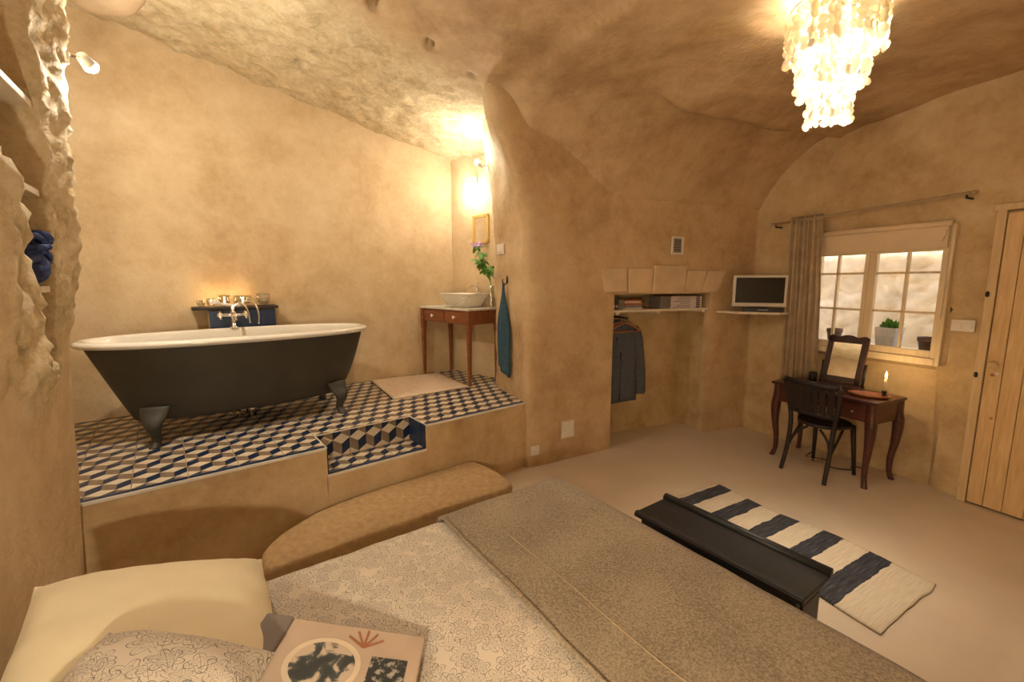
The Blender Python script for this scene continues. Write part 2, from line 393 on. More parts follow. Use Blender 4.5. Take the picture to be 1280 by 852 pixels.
# polyline of the vault's springing, used by the ceiling
VP = [PE, PB, PD, PE2, Vector((2.95, 4.78))]
def vdist(x, y):
    p = Vector((x, y)); best = 9; sg = 1
    for a, b_ in zip(VP, VP[1:]):
        d = b_ - a; t = max(0, min(1, (p - a).dot(d) / d.length_squared)); q = a + d * t; L = (p - q).length
        if L < best: best = L; sg = 1 if (d.x * (p.y - a.y) - d.y * (p.x - a.x)) < 0 else -1
    return max(0, best * sg)
HOLES = [(-.80, 2.76, .06), (-.53, 3.05, .048), (-.28, 3.32, .035), (-1.58, 3.52, .055), (-1.42, 3.38, .03), (-.85, 2.35, .10)]
def qeff(x, y):
    q = (x - PE.x) * .85 + (y - PE.y) * .53; bd = -((x - PE.x) * .49 + (y - PE.y) * -.87)
    return q - 2.2 * max(0., bd - .05)
def ceil_h(x, y):
    sl = max(-.6, min(4.2, (x - BC.x) * -BD.x + (y - BC.y) * -BD.y))
    bath = 2.94 + .18 * sl
    q = qeff(x, y)
    base = lerp(bath, 3.03, ss(-.7, .7, q))
    d = vdist(x, y)
    z0 = 2.35 if q > 1.1 else lerp(2.78, 2.35, ss(0, 1.1, q)) if q > 0 else lerp(3.5, 2.78, ss(-.55, 0, q))
    va = z0 + (3.04 - z0) * (1 - math.exp(-d / .36)) if z0 < 3.04 else 9
    k = .10; hh = max(0, min(1, .5 + .5 * (va - base) / k)); h = lerp(va, base, hh) - k * hh * (1 - hh)
    h -= .085 * ss(.64, .70, d + .05 * nz(x, y, 0, 2.)) * math.exp(-max(0, d - .7) / .7) * ss(.45, 1.0, q) 
    rk = rockmask(x, y)
    h += .05 * fbm(x, y, 0, 1.1, 3, 3.) + rk * (.05 * fbm(x, y, 0, 4.5, 4, 9.) + .028 * nz(x, y, 0, 15)) + (1 - rk) * (.010 * nz(x, y, 0, 6) + .022 * fbm(x, y, 0, 2.6, 3, 7.))
    for hx, hy, r in HOLES:
        L = math.hypot((x - hx) * 1.3, y - hy) + .02 * nz(x, y, 0, 20); h += .11 * (1 - ss(r * .55, r * 1.15, L))
    return h
def rockmask(x, y):
    q = qeff(x, y)
    t = (x - P0.x) * V.x + (y - P0.y) * V.y
    return (1 - ss(-.25, .15, q + .25 * nz(x, y, 0, 1.5))) * ss(-.15, .35, t + .2 * nz(x, y, 0, 1.3, 4.))
xs = []; x = -4.7
while x < 4.9: xs.append(x); x += .035 if -2.9 < x < 1.0 else .07
ys = []; y = -2.1
while y < 6.1: ys.append(y); y += .035 if 2.0 < y < 5.1 else .07
mb = MB(); rk = []; idx = {}
for i, x in enumerate(xs):
    for j, y in enumerate(ys):
        if (Vector((x, y)) - WR0).dot(RN) > .24: continue
        idx[i, j] = len(mb.v); mb.v.append((x, y, ceil_h(x, y))); rk.append(rockmask(x, y))
for i in range(len(xs) - 1):
    for j in range(len(ys) - 1):
        q = [idx.get(k) for k in ((i, j), (i, j + 1), (i + 1, j + 1), (i + 1, j))]
        if None not in q: mb.f.append(tuple(q)); mb.mi.append(0)
o = mb.build('ceiling', 'plaster_vault', smooth=True); setrock(o, rk)
tag(o, 'cave ceiling, rough rock over the bath and smooth plastered vault over the bed', 'ceiling', kind='structure')
# a protruding boss of rock high in the corner by the wall lamp
mb = MB(); c0 = Vector((-2.56, 3.0, 3.40)); rings = []
for i in range(15):
    a = PI * i / 14; ring = []
    for k in range(22):
        b_ = 2 * PI * k / 22; p = Vector((math.sin(a) * math.cos(b_) * .10, math.sin(a) * math.sin(b_) * .13, -math.cos(a) * .22))
        p = Matrix.Rotation(math.radians(86), 3, 'Y') @ p; p += p.normalized() * .03 * fbm(p.x, p.y, p.z, 9, 3)
        ring.append(c0 + p)
    rings.append(ring)
mb.loft(rings); o = mb.build('rock_boss', 'stone_lintel', smooth=True); tag(o, 'rounded boss of bare rock jutting from the ceiling near the wall lamp', 'rock', kind='structure')

dz = lambda a, s=1.3: (lambda x, y, z, r: a * fbm(x, y, z, s, 3, 2.) + a * .25 * nz(x, y, z, 9))
# bath back wall
a = BK0 - BD * .9; path = seg(a, BC + BD * .06, .07)
wall_path('wall_back', path, zrange(.3, 3.75), .25, 'plaster_pale', 1, disp=dz(.02), label='smooth ochre plaster wall behind the bathtub')
# bath end wall carrying the framed mirror
AM = math.radians(-42); MD = Vector((math.cos(AM), math.sin(AM)))
wall_path('wall_mirror', seg(BC - MD * .05, BC + MD * 1.3, .07), zrange(.3, 3.3), .06, 'plaster_pale', 1, disp=dz(.01), label='pale plaster wall holding the framed mirror above the washstand')
# pillar + bedroom back wall in one surface with the wardrobe alcove opening
raw = [Vector((.12, 4.24)), Vector((-.04, 4.33)), Vector((-.195, 4.25)), Vector((-.06, 3.96)), Vector((.06, 3.72)), PE + Vector((-.03, .02)), PE + Vector((.06, 0.02)), PE + Vector((.22, .12))]
raw = chaikin(raw, 2)
p1 = raw + seg(raw[-1], PB, .05)[1:]
rB = sum((b_ - a_).length for a_, b_ in zip(p1, p1[1:]))
p2 = seg(PB, PD, .05)[1:]
LBD = (PD - PB).length
tail = chaikin([PD, PD.lerp(PE2, .12), PD.lerp(PE2, .85), PE2, PE2.lerp(PF, .3), PF, PF + Vector((.10, -.10))], 2)
path = p1 + p2 + tail[1:]
def flare(p, z):
    d = (p - PE).length; wgt = math.exp(-(d / .75) ** 2) * ss(1.95, 3.2, z) * (1 - .85 * ss(3.75, 4.15, p.y) * ss(.2, -.1, -p.x) if p.x < .12 else 1)
    return Vector((-.30, -.20)) * wgt
def dsp_back(x, y, z, r):
    v = .018 * fbm(x, y, z, 1.6, 3, 5.)
    v += .03 * ss(2.0, 2.6, z) * fbm(x, y, z, 2.2, 3, 8.) 
    if r < rB - .9: v += .02 * fbm(x, y, z, 5, 3, 1.) + .025 * math.exp(-((z - 1.72 - .25 * nz(x, y)) / .08) ** 2) * .5
    return v
def rock_back(x, y, z, r): return .85 * ss(2.15, 2.8, z + .2 * nz(x, y, z, 2)) * (1 - ss(rB - 1.15, rB - .85, r)) 
wall_path('wall_bedroom', path, zrange(0, 3.35, .06, (1.49,)), .07, 'plaster_vault', 1, holes=[(rB, rB + LBD * .965, -.1, 1.49)], disp=dsp_back, rockf=rock_back, shift=flare,
          label='curved plaster wall from the bath pillar past the alcove to the window corner')
BL = bpy.data.objects['wall_bedroom']
# alcove recess
pa = [PB + Vector((-.02, .03)), Vector((.90, 4.40)), Vector((1.02, 4.46)), PC - Vector((.1, .06)), PC, PC + Vector((.06, -.08)), PD + Vector((-.02, -.0))]
path = seg(pa[0], pa[1]) + seg(pa[1], pa[2])[1:] + seg(pa[2], pa[3])[1:] + seg(pa[3], pa[4])[1:] + seg(pa[4], pa[5])[1:] + seg(pa[5], pa[6])[1:]
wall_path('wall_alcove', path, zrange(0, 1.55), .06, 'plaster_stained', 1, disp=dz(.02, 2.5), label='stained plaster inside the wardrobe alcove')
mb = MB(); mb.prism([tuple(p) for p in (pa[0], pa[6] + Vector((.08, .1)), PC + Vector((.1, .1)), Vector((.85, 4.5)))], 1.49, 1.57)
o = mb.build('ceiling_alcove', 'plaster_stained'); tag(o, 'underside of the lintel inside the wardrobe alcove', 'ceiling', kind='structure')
# lintel stones, each a piece of the wall
AA = math.atan2(PD.y - PB.y, PD.x - PB.x); AD = Vector((math.cos(AA), math.sin(AA))); ANv = Vector((AD.y, -AD.x))
def al(r, off=0.): q = PB + AD * r + ANv * off; return q       # off>0 towards the room
rr = [(-.17, .118, -.12, .13, 1.735, 1.512), (.128, .425, .14, .40, 1.738, 1.50), (.435, .825, .41, .80, 1.768, 1.495), (.835, 1.095, .81, 1.02, 1.725, 1.50), (1.105, 1.36, 1.03, 1.24, 1.722, 1.50)]
for k, (a0, a1, b0, b1, zt, zb) in enumerate(rr):
    mb = MB(); pr = .025 if k != 2 else .032
    f_ = [al(b0, pr), al(b1, pr), al(a1, pr), al(a0, pr)]; g_ = [al(b0, -.06), al(b1, -.06), al(a1, -.06), al(a0, -.06)]
    zz = [zb, zb, zt, zt]
    vs = [(p.x, p.y, z) for p, z in zip(f_, zz)] + [(p.x, p.y, z) for p, z in zip(g_, zz)]
    mb.add(vs, [(0, 1, 2, 3), (7, 6, 5, 4), (0, 4, 5, 1), (1, 5, 6, 2), (2, 6, 7, 3), (3, 7, 4, 0)])
    mb.build('lintel_stone', 'stone_lintel', BL, bevel=.012)

# window wall
WIN = (.245, 1.305, .965, 2.03)
WB = -2.75
WIN2 = (-2.15, -1.35, 1.0, 2.1)
path = seg(wr(2.6), wr(WB), .07, extra=(2.6 - WIN[1], 2.6 - WIN[0], 2.6 - WIN2[1], 2.6 - WIN2[0], 2.31, 2.295, 2.35, 2.33, 2.27, 2.25))
def dsp_r(x, y, z, r):
    rr_ = 2.6 - r; d = .018 * fbm(x, y, z, 1.5, 3, 6.)
    d -= .06 * ss(.25, .285, rr_ + .06 * (z - .95) * -1.0) * (1 - ss(1.36, 1.40, rr_)) * (1 - ss(.93, .965, z))
    return d
wall_path('wall_right', path, zrange(0, 3.35, .07, (WIN[2], WIN[3], WIN2[2], WIN2[3])), .28, 'plaster_ochre', 1, holes=[(2.6 - WIN[1], 2.6 - WIN[0], WIN[2], WIN[3]), (2.6 - WIN2[1], 2.6 - WIN2[0], WIN2[2], WIN2[3])], disp=dsp_r, label='ochre plaster gable wall with the window and the pine door')
# the rest of the cave, behind and beside the camera
path = []
rp = [Vector(wr(2.55, .2)), Vector((-.9, 5.75)), Vector((-4.3, 3.3)), Vector((-1.6, -1.3)), Vector((2.8, -1.6)), Vector(wr(WB + .05, .2))]
for a_, b_ in zip(rp, rp[1:]): path += seg(a_, b_, .25)[(1 if path else 0):]
wall_path('wall_rear', path, zrange(0, 3.7, .25), .25, 'plaster_ochre', -1, disp=dz(.04), label='plaster wall closing the cave room behind the bed')
# left wall: plaster below, bare rock with a shelf niche above, ending in a rock pier
mb = MB(); rk = []; ms = []; m_ = -1.35
while m_ < 2.745: ms.append(m_); m_ += .022 if m_ > 1.5 else .06
zs = zrange(0, 3.6, .025)
def left_off(m_, z):
    n = -.547 + .043 * (z - .6)
    mL = lerp(2.36, 2.27, ss(1.22, 1.36, z)); mL = lerp(mL, 2.20, ss(1.36, 1.65, z)); mL = lerp(mL, 2.08, ss(1.65, 1.95, z)); mL = lerp(mL, 1.3, ss(1.95, 2.2, z))
    mL += .02 * nz(m_, z, 0, 7); mR = 2.37 + .03 * nz(m_, z, 3, 5) - .05 * ss(1.7, 2.5, z)
    inn = ss(mL - .025, mL + .03, m_) * (1 - ss(mR - .03, mR + .03, m_)) * ss(1.18, 1.3, z) * (1 - ss(3.0, 3.15, z))
    rock = ss(1.12, 1.28, z + .08 * nz(m_, z, 1, 4) - .25 * ss(2.4, 2.6, m_)) * ss(1.75, 2.0, m_ + .1 * nz(m_, z, 2, 3))
    off = .012 * fbm(m_, z, 0, 1.6, 3)
    off += rock * (1 - inn) * (.045 * fbm(m_, z, 2, 5, 4) + .022 * nz(m_, z, 5, 18) + .014 * nz(m_, z, 8, 33) + .025)
    off += .03 * math.exp(-((m_ - 2.62) / .12) ** 2) * ss(1.3, 1.8, z)
    off -= inn * (.27 + .03 * fbm(m_, z, 7, 4, 3))
    off -= .10 * ss(2.62, 2.76, m_ + .02 * nz(m_, z, 9, 6)) ** 2
    return n + off, rock
for m_ in ms:
    for z in zs:
        n, r = left_off(m_, z); q = nm(n, m_); mb.v.append((*q, z)); rk.append(r)
k = len(zs); L0 = len(mb.v)
for i in range(len(ms) - 1):
    for j in range(k - 1): mb.f.append((i * k + j, i * k + j + 1, (i + 1) * k + j + 1, (i + 1) * k + j)); mb.mi.append(0)
# bath-side return of the pier
for t in (.08, .35, .7):
    for z in zs:
        n, r = left_off(ms[-1], z); q = nm(n - t, ms[-1] + .05 * ss(0, .3, t) + .03 * nz(t, z, 0, 5)); mb.v.append((*q, z)); rk.append(r)
I = [(len(ms) - 1) * k] + [L0 + a_ * k for a_ in range(3)]
for a_, b_ in zip(I, I[1:]):
    for j in range(k - 1): mb.f.append((a_ + j, a_ + j + 1, b_ + j + 1, b_ + j)); mb.mi.append(0)
o = mb.build('wall_left', 'plaster_pale', smooth=True); setrock(o, rk); tag(o, 'plaster head wall turning to bare rock around the shelf niche', 'wall', kind='structure')

# ------------------------------------------------------------------ floor
mb = MB(); mb.prism([(-4.8, -2.2), (4.9, -2.2), (4.9, .0), wr(-1.5, .28), wr(2.6, .28), (2.2, 6.2), (-4.8, 6.2)], -.12, 0)
tag(mb.build('floor', 'floor_screed'), 'polished beige screed floor of the bedroom', 'floor', kind='structure')

# ------------------------------------------------------------------ bath platform with its tiles
SN0, SN1, TN, TS = 1.075, 1.765, .275, .23
ZT = .012
out = [(-.65, 0), (SN0, 0), (SN0, TN), (SN1, TN), (SN1, 0), (2.80, 0), (2.80, .12), (3.3, .12), (3.3, 1.9), (-.65, 1.9)]
mb = MB(); mb.prism([pl(*p) for p in out], 0, HP - ZT)
mb.prism([pl(*p) for p in ((SN0 - .01, 0), (SN1 + .01, 0), (SN1 + .01, TN + .01), (SN0 - .01, TN + .01))], 0, .40 - ZT)
PLAT = mb.build('floor_bath', 'plaster_ochre'); tag(PLAT, 'raised plaster platform of the bath, paved with cube pattern tiles', 'platform', kind='structure')
def clip(poly, x0, y0, x1, y1):
    for ax, lim, sg in ((0, x0, 1), (0, x1, -1), (1, y0, 1), (1, y1, -1)):
        o_ = []
        for a_, b_ in zip(poly, poly[1:] + poly[:1]):
            da = (a_[ax] - lim) * sg; db = (b_[ax] - lim) * sg
            if da >= 0: o_.append(a_)
            if da * db < 0: t = da / (da - db); o_.append((a_[0] + (b_[0] - a_[0]) * t, a_[1] + (b_[1] - a_[1]) * t))
        poly = o_
        if len(poly) < 3: return None
    return poly
def tile_mesh(name, wx, wy, th=ZT, oy=0.):
    g = .0022; w_ = TS / 2; h_ = TS / 2; mb = MB()
    for j in range(-1, 4):
        for i in range(-1, 4):
            cx = i * w_ + (j % 2) * w_ / 2; cy = j * h_ + oy
            P = [(cx, cy), (cx - w_ / 2, cy + h_ / 3), (cx, cy + 2 * h_ / 3), (cx + w_ / 2, cy + h_ / 3), (cx + w_ / 2, cy - h_ / 3), (cx, cy - 2 * h_ / 3), (cx - w_ / 2, cy - h_ / 3)]
            for mi, ids in ((0, (0, 3, 2, 1)), (1, (0, 1, 6, 5)), (2, (0, 5, 4, 3))):
                q = clip([P[k_] for k_ in ids], g, g, wx - g, wy - g)
                if q: mb.add([(x_, y_, th) for x_, y_ in q], [tuple(range(len(q)))], mi)
    a_, b_, c_, d_ = g, g, wx - g, wy - g
    mb.add([(a_, b_, 0), (c_, b_, 0), (c_, d_, 0), (a_, d_, 0), (a_, b_, th), (c_, b_, th), (c_, d_, th), (a_, d_, th)], [(0, 1, 5, 4), (1, 2, 6, 5), (2, 3, 7, 6), (3, 0, 4, 7)], 0)
    me = mb.mesh(name)
    for q in ('tile_beige', 'tile_brown', 'tile_navy'): me.materials.append(MATS[q])
    return me
TM = {}
def tile(s, t, wx, wy, z, parent=PLAT, up=False, oy=0.):
    key = (round(wx, 3), round(wy, 3), oy)
    if key not in TM: TM[key] = tile_mesh('floor_tile', wx, wy, ZT, oy)
    o = bpy.data.objects.new('floor_tile', TM[key]); COL.objects.link(o); q = pl(s, t)
    if up: o.matrix_world = Matrix.Translation((q[0], q[1], z)) @ Matrix.Rotation(AE, 4, 'Z') @ Matrix.Rotation(PI / 2, 4, 'X')
    else: o.location = (q[0], q[1], z); o.rotation_euler = (0, 0, AE)
    o.parent = parent; return o
TB = .045
for j in range(7):
    for i in range(-3, 14):
        s = .155 + TS * i; t = TB + TS * j; 
        if s < -.4 or s > 3.05: continue
        if j == 0 and SN0 - .01 < s < SN1 - .01: continue
        wx = TS
        if s + TS > 2.79 and j == 0: wx = max(.02, 2.79 - s)
        tile(s, t, wx, TS, HP - ZT)
for i in range(3):
    tile(SN0 + TS * i, TB, TS, TS - .012, .40 - ZT)
    tile(SN0 + TS * i, TN, TS, HP - .40 - .001, .40, up=True, oy=-.03)
def navy(poly, z0, z1, name='edge_tile'):
    mb = MB(); mb.prism([pl(*p) for p in poly], z0, z1); return mb.build(name, 'tile_navy', PLAT)
k_ = 0
s = -.305
while s < 2.78:
    s1 = min(s + TS, 2.79)
    if not (SN0 - .02 < s < SN1 - .02): navy(((s + .002, .010), (s1 - .002, .010), (s1 - .002, TB - .002), (s + .002, TB - .002)), HP - ZT, HP)
    else: navy(((s + .002, .010), (s1 - .002, .010), (s1 - .002, TB - .002), (s + .002, TB - .002)), .40 - ZT, .40)
    s += TS
for sx, sg in ((SN1, -1), (SN0, 1)):
    for t0, t1 in ((.012, .07), (.074, TN - ZT - .002)): navy(((sx, t0), (sx + sg * .010, t0), (sx + sg * .010, t1), (sx, t1)), .402, HP - .002, 'side_tile')
mb = MB()
for a_, b_, z in ((-.5, SN0, HP), (SN1, 2.79, HP), (SN0, SN1, .40)):
    mb.prism([pl(a_, -.003), pl(b_, -.003), pl(b_, .006), pl(a_, .006)], z - ZT - .002, z + .001)
for sx in (SN0, SN1): mb.prism([pl(sx - .004, 0), pl(sx + .004, 0), pl(sx + .004, TN), pl(sx - .004, TN)], HP - .006, HP + .001)
mb.build('edge_trim', 'trim_white', PLAT)

# worn stone step in front of the platform
ol = [(-.30, 3.255), (-.10, 3.06), (.0, 2.90), (-.035, 2.77), (-.30, 2.59), (-.73, 2.28), (-1.0, 2.06), (-1.17, 1.955), (-1.27, 2.03), (-1.30, 2.16), (-1.24, 2.36), (-1.13, 2.54), (-.9, 2.77), (-.6, 3.01)]
olc = crom([(*p, 0) for p in ol + [ol[0]]], 6)[:-1]
cx, cy = -.65, 2.6
mb = MB(); rings = []
for z, sc in ((0, .93), (.06, .96), (.13, .985), (.175, 1.0), (.20, .995), (.215, .975), (.222, .94), (.225, .7), (.226, .4), (.226, .05)):
    ring = []
    for p in olc:
        x = cx + (p.x - cx) * sc; y = cy + (p.y - cy) * sc; d = .022 * fbm(p.x, p.y, z, 7, 3) * (1 if z < .21 else .3)
        v_ = Vector((p.x - cx, p.y - cy)).normalized(); ring.append((x + v_.x * d - .005, y + v_.y * d - .008, z + (.010 * fbm(x, y, 0, 5, 3) if z > .19 else 0)))
    rings.append(ring)
mb.loft(rings); tag(mb.build('stone_step', 'stone_slab', smooth=True), 'long worn stone slab used as a step up to the tiled bath platform', 'step')

# ------------------------------------------------------------------ bathtub
TC = Vector((-1.955, 3.15)); TA = math.radians(39.3)
tub = empty('bathtub', (TC.x, TC.y, HP), TA, 'dark grey cast iron roll top bathtub on claw feet, white inside', 'bathtub')
def tubring(t, inset=0., z=None):
    # t: 0 bottom .. 1 rim ; real tub profile
    e = t ** .55
    aL = lerp(.66, .865, t ** .95) - inset; aR = lerp(.60, .84, t ** .55) - inset; ww = lerp(.19, .35, t ** .42) - inset
    zz = .135 + .50 * t if z is None else z
    ring = []
    for k in range(56):
        a_ = 2 * PI * k / 56; c_, s_ = math.cos(a_), math.sin(a_); ex = 2 / 2.35
        ring.append((math.copysign(abs(c_) ** ex, c_) * (aR if c_ > 0 else aL), math.copysign(abs(s_) ** ex, s_) * ww, zz))
    return ring
mb = MB(); R_ = [tubring(.02, .14, .125), tubring(.02, .07, .128)] + [tubring(t) for t in (.0, .015, .05, .1, .17, .26, .38, .5, .65, .8, .92, .985)]
mb.loft(R_, caps=False); mb.f.append(tuple(range(55, -1, -1))); mb.mi.append(0); mb.build('hull', 'tub_hull', tub, smooth=True)
mb = MB(); R_ = []
for r_, z in ((.000, .622), (-.030, .628), (-.042, .640), (-.042, .652), (-.030, .664), (-.010, .668), (.012, .664), (.022, .650)): R_.append(tubring(1, r_, z))
R_ += [tubring(t, .022, .16 + .48 * t) for t in (.95, .8, .6, .4, .2, .08)] + [tubring(.02, .05, .165), tubring(.0, .17, .16)]
mb.loft(R_, caps=False); n_ = len(mb.v); mb.f.append(tuple(range(n_ - 56, n_))); mb.mi.append(0)
mb.build('basin', 'enamel', tub, smooth=True)
def claw(sx, sy):
    mb = MB(); pts = [(0, 0, .245), (.008, .012, .20), (.02, .028, .16), (.022, .034, .12), (.012, .026, .08), (.004, .020, .045), (.012, .030, .022), (.020, .040, .0)]
    wd = [.165, .150, .115, .080, .060, .052, .056, .062]; dp = [.02, .028, .036, .036, .032, .032, .038, .042]; rings = []
    bx, by = (.56 if sx > 0 else -.55), .205
    d = Vector((sx * .35, sy * 1.0)).normalized(); sd = Vector((-d.y, d.x))
    for (a_, b_, z), w_, e_ in zip(pts, wd, dp):
        c_ = Vector((sx * bx if False else bx, sy * by)) + d * (a_ + b_); ring = []
        for k in range(12):
            an = 2 * PI * k / 12; q = c_ + sd * math.cos(an) * w_ * .5 + d * math.sin(an) * e_; ring.append((q.x, q.y, z))
        rings.append(ring)
    mb.loft(crom_rings(rings)); return mb.build('claw_foot', 'tub_hull', tub, smooth=True)
def crom_rings(rings, n=3):
    k = len(rings[0]); cols = [crom([r[j] for r in rings], n) for j in range(k)]
    return [[tuple(cols[j][i]) for j in range(k)] for i in range(len(cols[0]))]
for sx in (-1, 1):
    for sy in (-1, 1): claw(sx, sy)
mb = MB(); mb.tube([(-.05, 0, .14), (-.05, 0, .06), (-.07, .05, .045), (-.10, .20, .045)], .022, 10); mb.tube([(.0, 0, .14), (.0, 0, .03)], .03, 10); mb.build('waste_pipe', 'chrome', tub, smooth=True)
tp = MB(); Y = .335; tp.lathe([(.028, .668), (.028, .676), (.014, .684), (.014, .74), (.018, .75), (.018, .79), (.012, .80), (.010, .845), (.004, .85)], 14, (-.03, Y, 0))
tp.tube([(-.10, Y, .768), (.04, Y, .768)], .013, 10)
tap = tp.build('bath_tap', 'chrome', tub, smooth=True)
for sx in (-.115, .055):
    mb = MB(); mb.ell((sx, Y, .768), (.022, .022, .022), 10, 6)
    for q in range(4): a_ = PI / 4 + q * PI / 2; mb.tube([(sx, Y, .768), (sx, Y + .038 * math.cos(a_), .768 + .038 * math.sin(a_))], [.006, .008], 6)
    mb.build('tap_handle', 'chrome', tap, smooth=True)
mb = MB(); mb.tube(crom([(-.03, Y, .765), (-.03, Y - .05, .79), (-.03, Y - .11, .78), (-.03, Y - .13, .735)], 5), .011, 8); mb.build('spout', 'chrome', tap, smooth=True)
mb = MB(); mb.tube(crom([(.02, Y + .01, .84), (.07, Y + .02, .875), (.12, Y + .02, .86), (.145, Y, .78), (.14, Y - .01, .69)], 6), .007, 6)
mb.tube(crom([(-.03, Y, .83), (.03, Y, .865), (.07, Y - .01, .80), (.08, Y - .02, .70)], 6), .0055, 6); mb.build('shower_hose', 'chrome', tap, smooth=True)
mb = MB(); mb.tube([(-.13, Y + .01, .862), (-.02, Y + .01, .842), (.02, Y + .01, .842)], [.012, .010, .010], 8); mb.lathe([(.03, .855), (.034, .865), (.02, .89)], 12, (-.14, Y, 0)); mb.build('hand_shower', 'white_plastic', tap, smooth=True)

# tiled pipe box against the back wall, with a board and glass on it
bp = BK0 + BD * 1.075; nb = Vector((BD.y, -BD.x)); q = bp + nb * .12
bx = empty('tiled_pipe_box', (q.x, q.y, HP), AB, 'navy tiled pipe box with a dark board on top behind the bathtub', 'box')
mb = MB(); mb.box((0, 0, .40), (.46, .19, .80)); mb.build('body', 'stone_lintel', bx)
for k in range(2):
    for j in range(3):
        mb = MB(); mb.box((-.115 + .23 * k, -.101, .135 + .266 * j), (.226, .012, .262)); mb.build('tile', 'tile_navy', bx, bevel=.002)
mb = MB(); mb.box((.235, -.01, .40), (.012, .185, .80)); mb.build('side_tile', 'tile_navy', bx)
mb = MB(); mb.box((0, -.113, .012), (.48, .012, .024)); mb.build('floor_trim', 'trim_white', bx)
mb = MB(); mb.box((-.035, -.01, .815), (.60, .23, .022)); mb.build('board', 'ebony', bx, bevel=.003)
Mb = Matrix.Translation((q.x, q.y, HP + .8275)) @ Matrix.Rotation(AB, 4, 'Z')
for k, (xx_, r_, h_, lab) in enumerate(((-.27, .030, .05, 'smallest clear glass tealight cup at the open end of the board'), (-.20, .036, .065, 'squat clear glass tealight cup beside the smallest one'), (-.11, .045, .09, 'tall clear glass votive cup beside the glass bowl'), (.02, .072, .085, 'wide clear glass bowl behind the bath tap'), (.17, .055, .10, 'round clear glass jar by the shower hose'))):
    mb = MB(); mb.lathe([(r_ * .6, 0), (r_ * .95, h_ * .3), (r_, h_ * .6), (r_ * .92, h_), (r_ * .82, h_), (r_ * .88, h_ * .6), (r_ * .82, h_ * .35), (r_ * .4, .012)], 16)
    o = mb.build('glass_cup', 'glass_clear', smooth=True); p = Mb @ Vector((xx_, -.01 + .02 * (k % 2), 0)); o.location = p; tag(o, lab, 'glass', 'glassware on the board behind the tub')
    if k in (1, 2, 3):
        mb = MB(); mb.lathe([(.016, .014), (.016, .026), (.003, .027)], 10); mb.build('tealight', 'wax', o, smooth=True)
        mb = MB(); mb.lathe([(.001, .027), (.005, .034), (.004, .044), (.001, .056)], 8); mb.build('flame', 'flame', o, smooth=True)
        lamp('candle_light', (0, 0, h_ + .02), .2, (1, .62, .28), .01, o)

# ------------------------------------------------------------------ washstand
wsA = math.radians(-45); wl, wd_ = .82, .43
L_ = Vector((-.985, 4.735)); F_ = Vector((-.41, 4.176)); dx = (F_ - L_).normalized(); wsA = math.atan2(dx.y, dx.x); dy = Vector((-dx.y, dx.x))
c_ = (L_ + F_) / 2 + dy * .19
ws = empty('washstand', (c_.x, c_.y, HP), wsA, 'small reddish wooden table with drawers carrying the washbasin', 'table')
WH = .765
for sx in (-1, 1):
    for sy in (-1, 1):
        mb = MB(); mb.loft([[(sx * .385 + a_ * w_, sy * .185 + b_ * w_, z) for a_, b_ in ((-1, -1), (1, -1), (1, 1), (-1, 1))] for z, w_ in ((0, .013), (.5, .020), (.58, .025), (WH - .02, .025))])
        mb.build('leg', 'cherry', ws, bevel=.003)
mb = MB(); mb.box((0, .185, WH - .09), (.74, .02, .135)); mb.box((-.385, 0, WH - .09), (.02, .34, .135)); mb.box((.385, 0, WH - .09), (.02, .34, .135)); mb.box((0, -.178, WH - .027), (.74, .02, .012)); mb.box((0, -.178, WH - .152), (.74, .02, .012)); mb.build('apron', 'cherry', ws)
for k in (-1, 1):
    mb = MB(); mb.box((k * .183, -.185, WH - .09), (.352, .022, .108)); d = mb.build('drawer', 'cherry', ws, bevel=.004)
    mb = MB(); mb.tube([(k * .183, -.19, WH - .09), (k * .183, -.213, WH - .09)], .008, 8); mb.ell((k * .183, -.222, WH - .09), (.018, .012, .018)); mb.build('knob', 'porcelain', d, smooth=True)
mb = MB(); mb.box((0, 0, WH - .008), (wl, wd_, .022)); mb.build('tabletop', 'trim_white', ws, bevel=.004)
Mw = Matrix.Translation((c_.x, c_.y, HP)) @ Matrix.Rotation(wsA, 4, 'Z')
ZW = HP + WH + .0035
def rrect(a_, b_, z, n=8, ex=5.):
    return [(math.copysign(abs(math.cos(t)) ** (2 / ex), math.cos(t)) * a_, math.copysign(abs(math.sin(t)) ** (2 / ex), math.sin(t)) * b_, z) for t in [2 * PI * k / (4 * n) for k in range(4 * n)]]
mb = MB(); mb.loft([rrect(.16, .10, 0), rrect(.175, .115, .01), rrect(.225, .165, .10), rrect(.245, .182, .135), rrect(.252, .188, .14), rrect(.245, .182, .142), rrect(.232, .17, .135), rrect(.21, .15, .10), rrect(.15, .10, .03), rrect(.05, .03, .025)])
o = mb.build('washbasin', 'porcelain', smooth=True); o.matrix_world = Mw @ Matrix.Translation((.10, -.005, WH + .0035)); tag(o, 'white rectangular ceramic vessel basin standing on the wooden table', 'basin')
mb = MB(); mb.lathe([(.022, 0), (.022, .01), (.014, .016), (.014, .20), (.016, .21), (.004, .215)], 12); mb.tube(crom([(0, 0, .18), (0, -.05, .215), (0, -.11, .20), (0, -.125, .175)], 5), .010, 8)
o = mb.build('basin_tap', 'chrome', smooth=True); o.matrix_world = Mw @ Matrix.Translation((.08, .19, WH + .0035)); tag(o, 'chrome swan neck tap behind the washbasin', 'tap')
mb = MB(); mb.tube([(0, 0, .205), (0, .0, .235), (.03, 0, .25)], .006, 6); mb.build('lever', 'chrome', o, smooth=True)
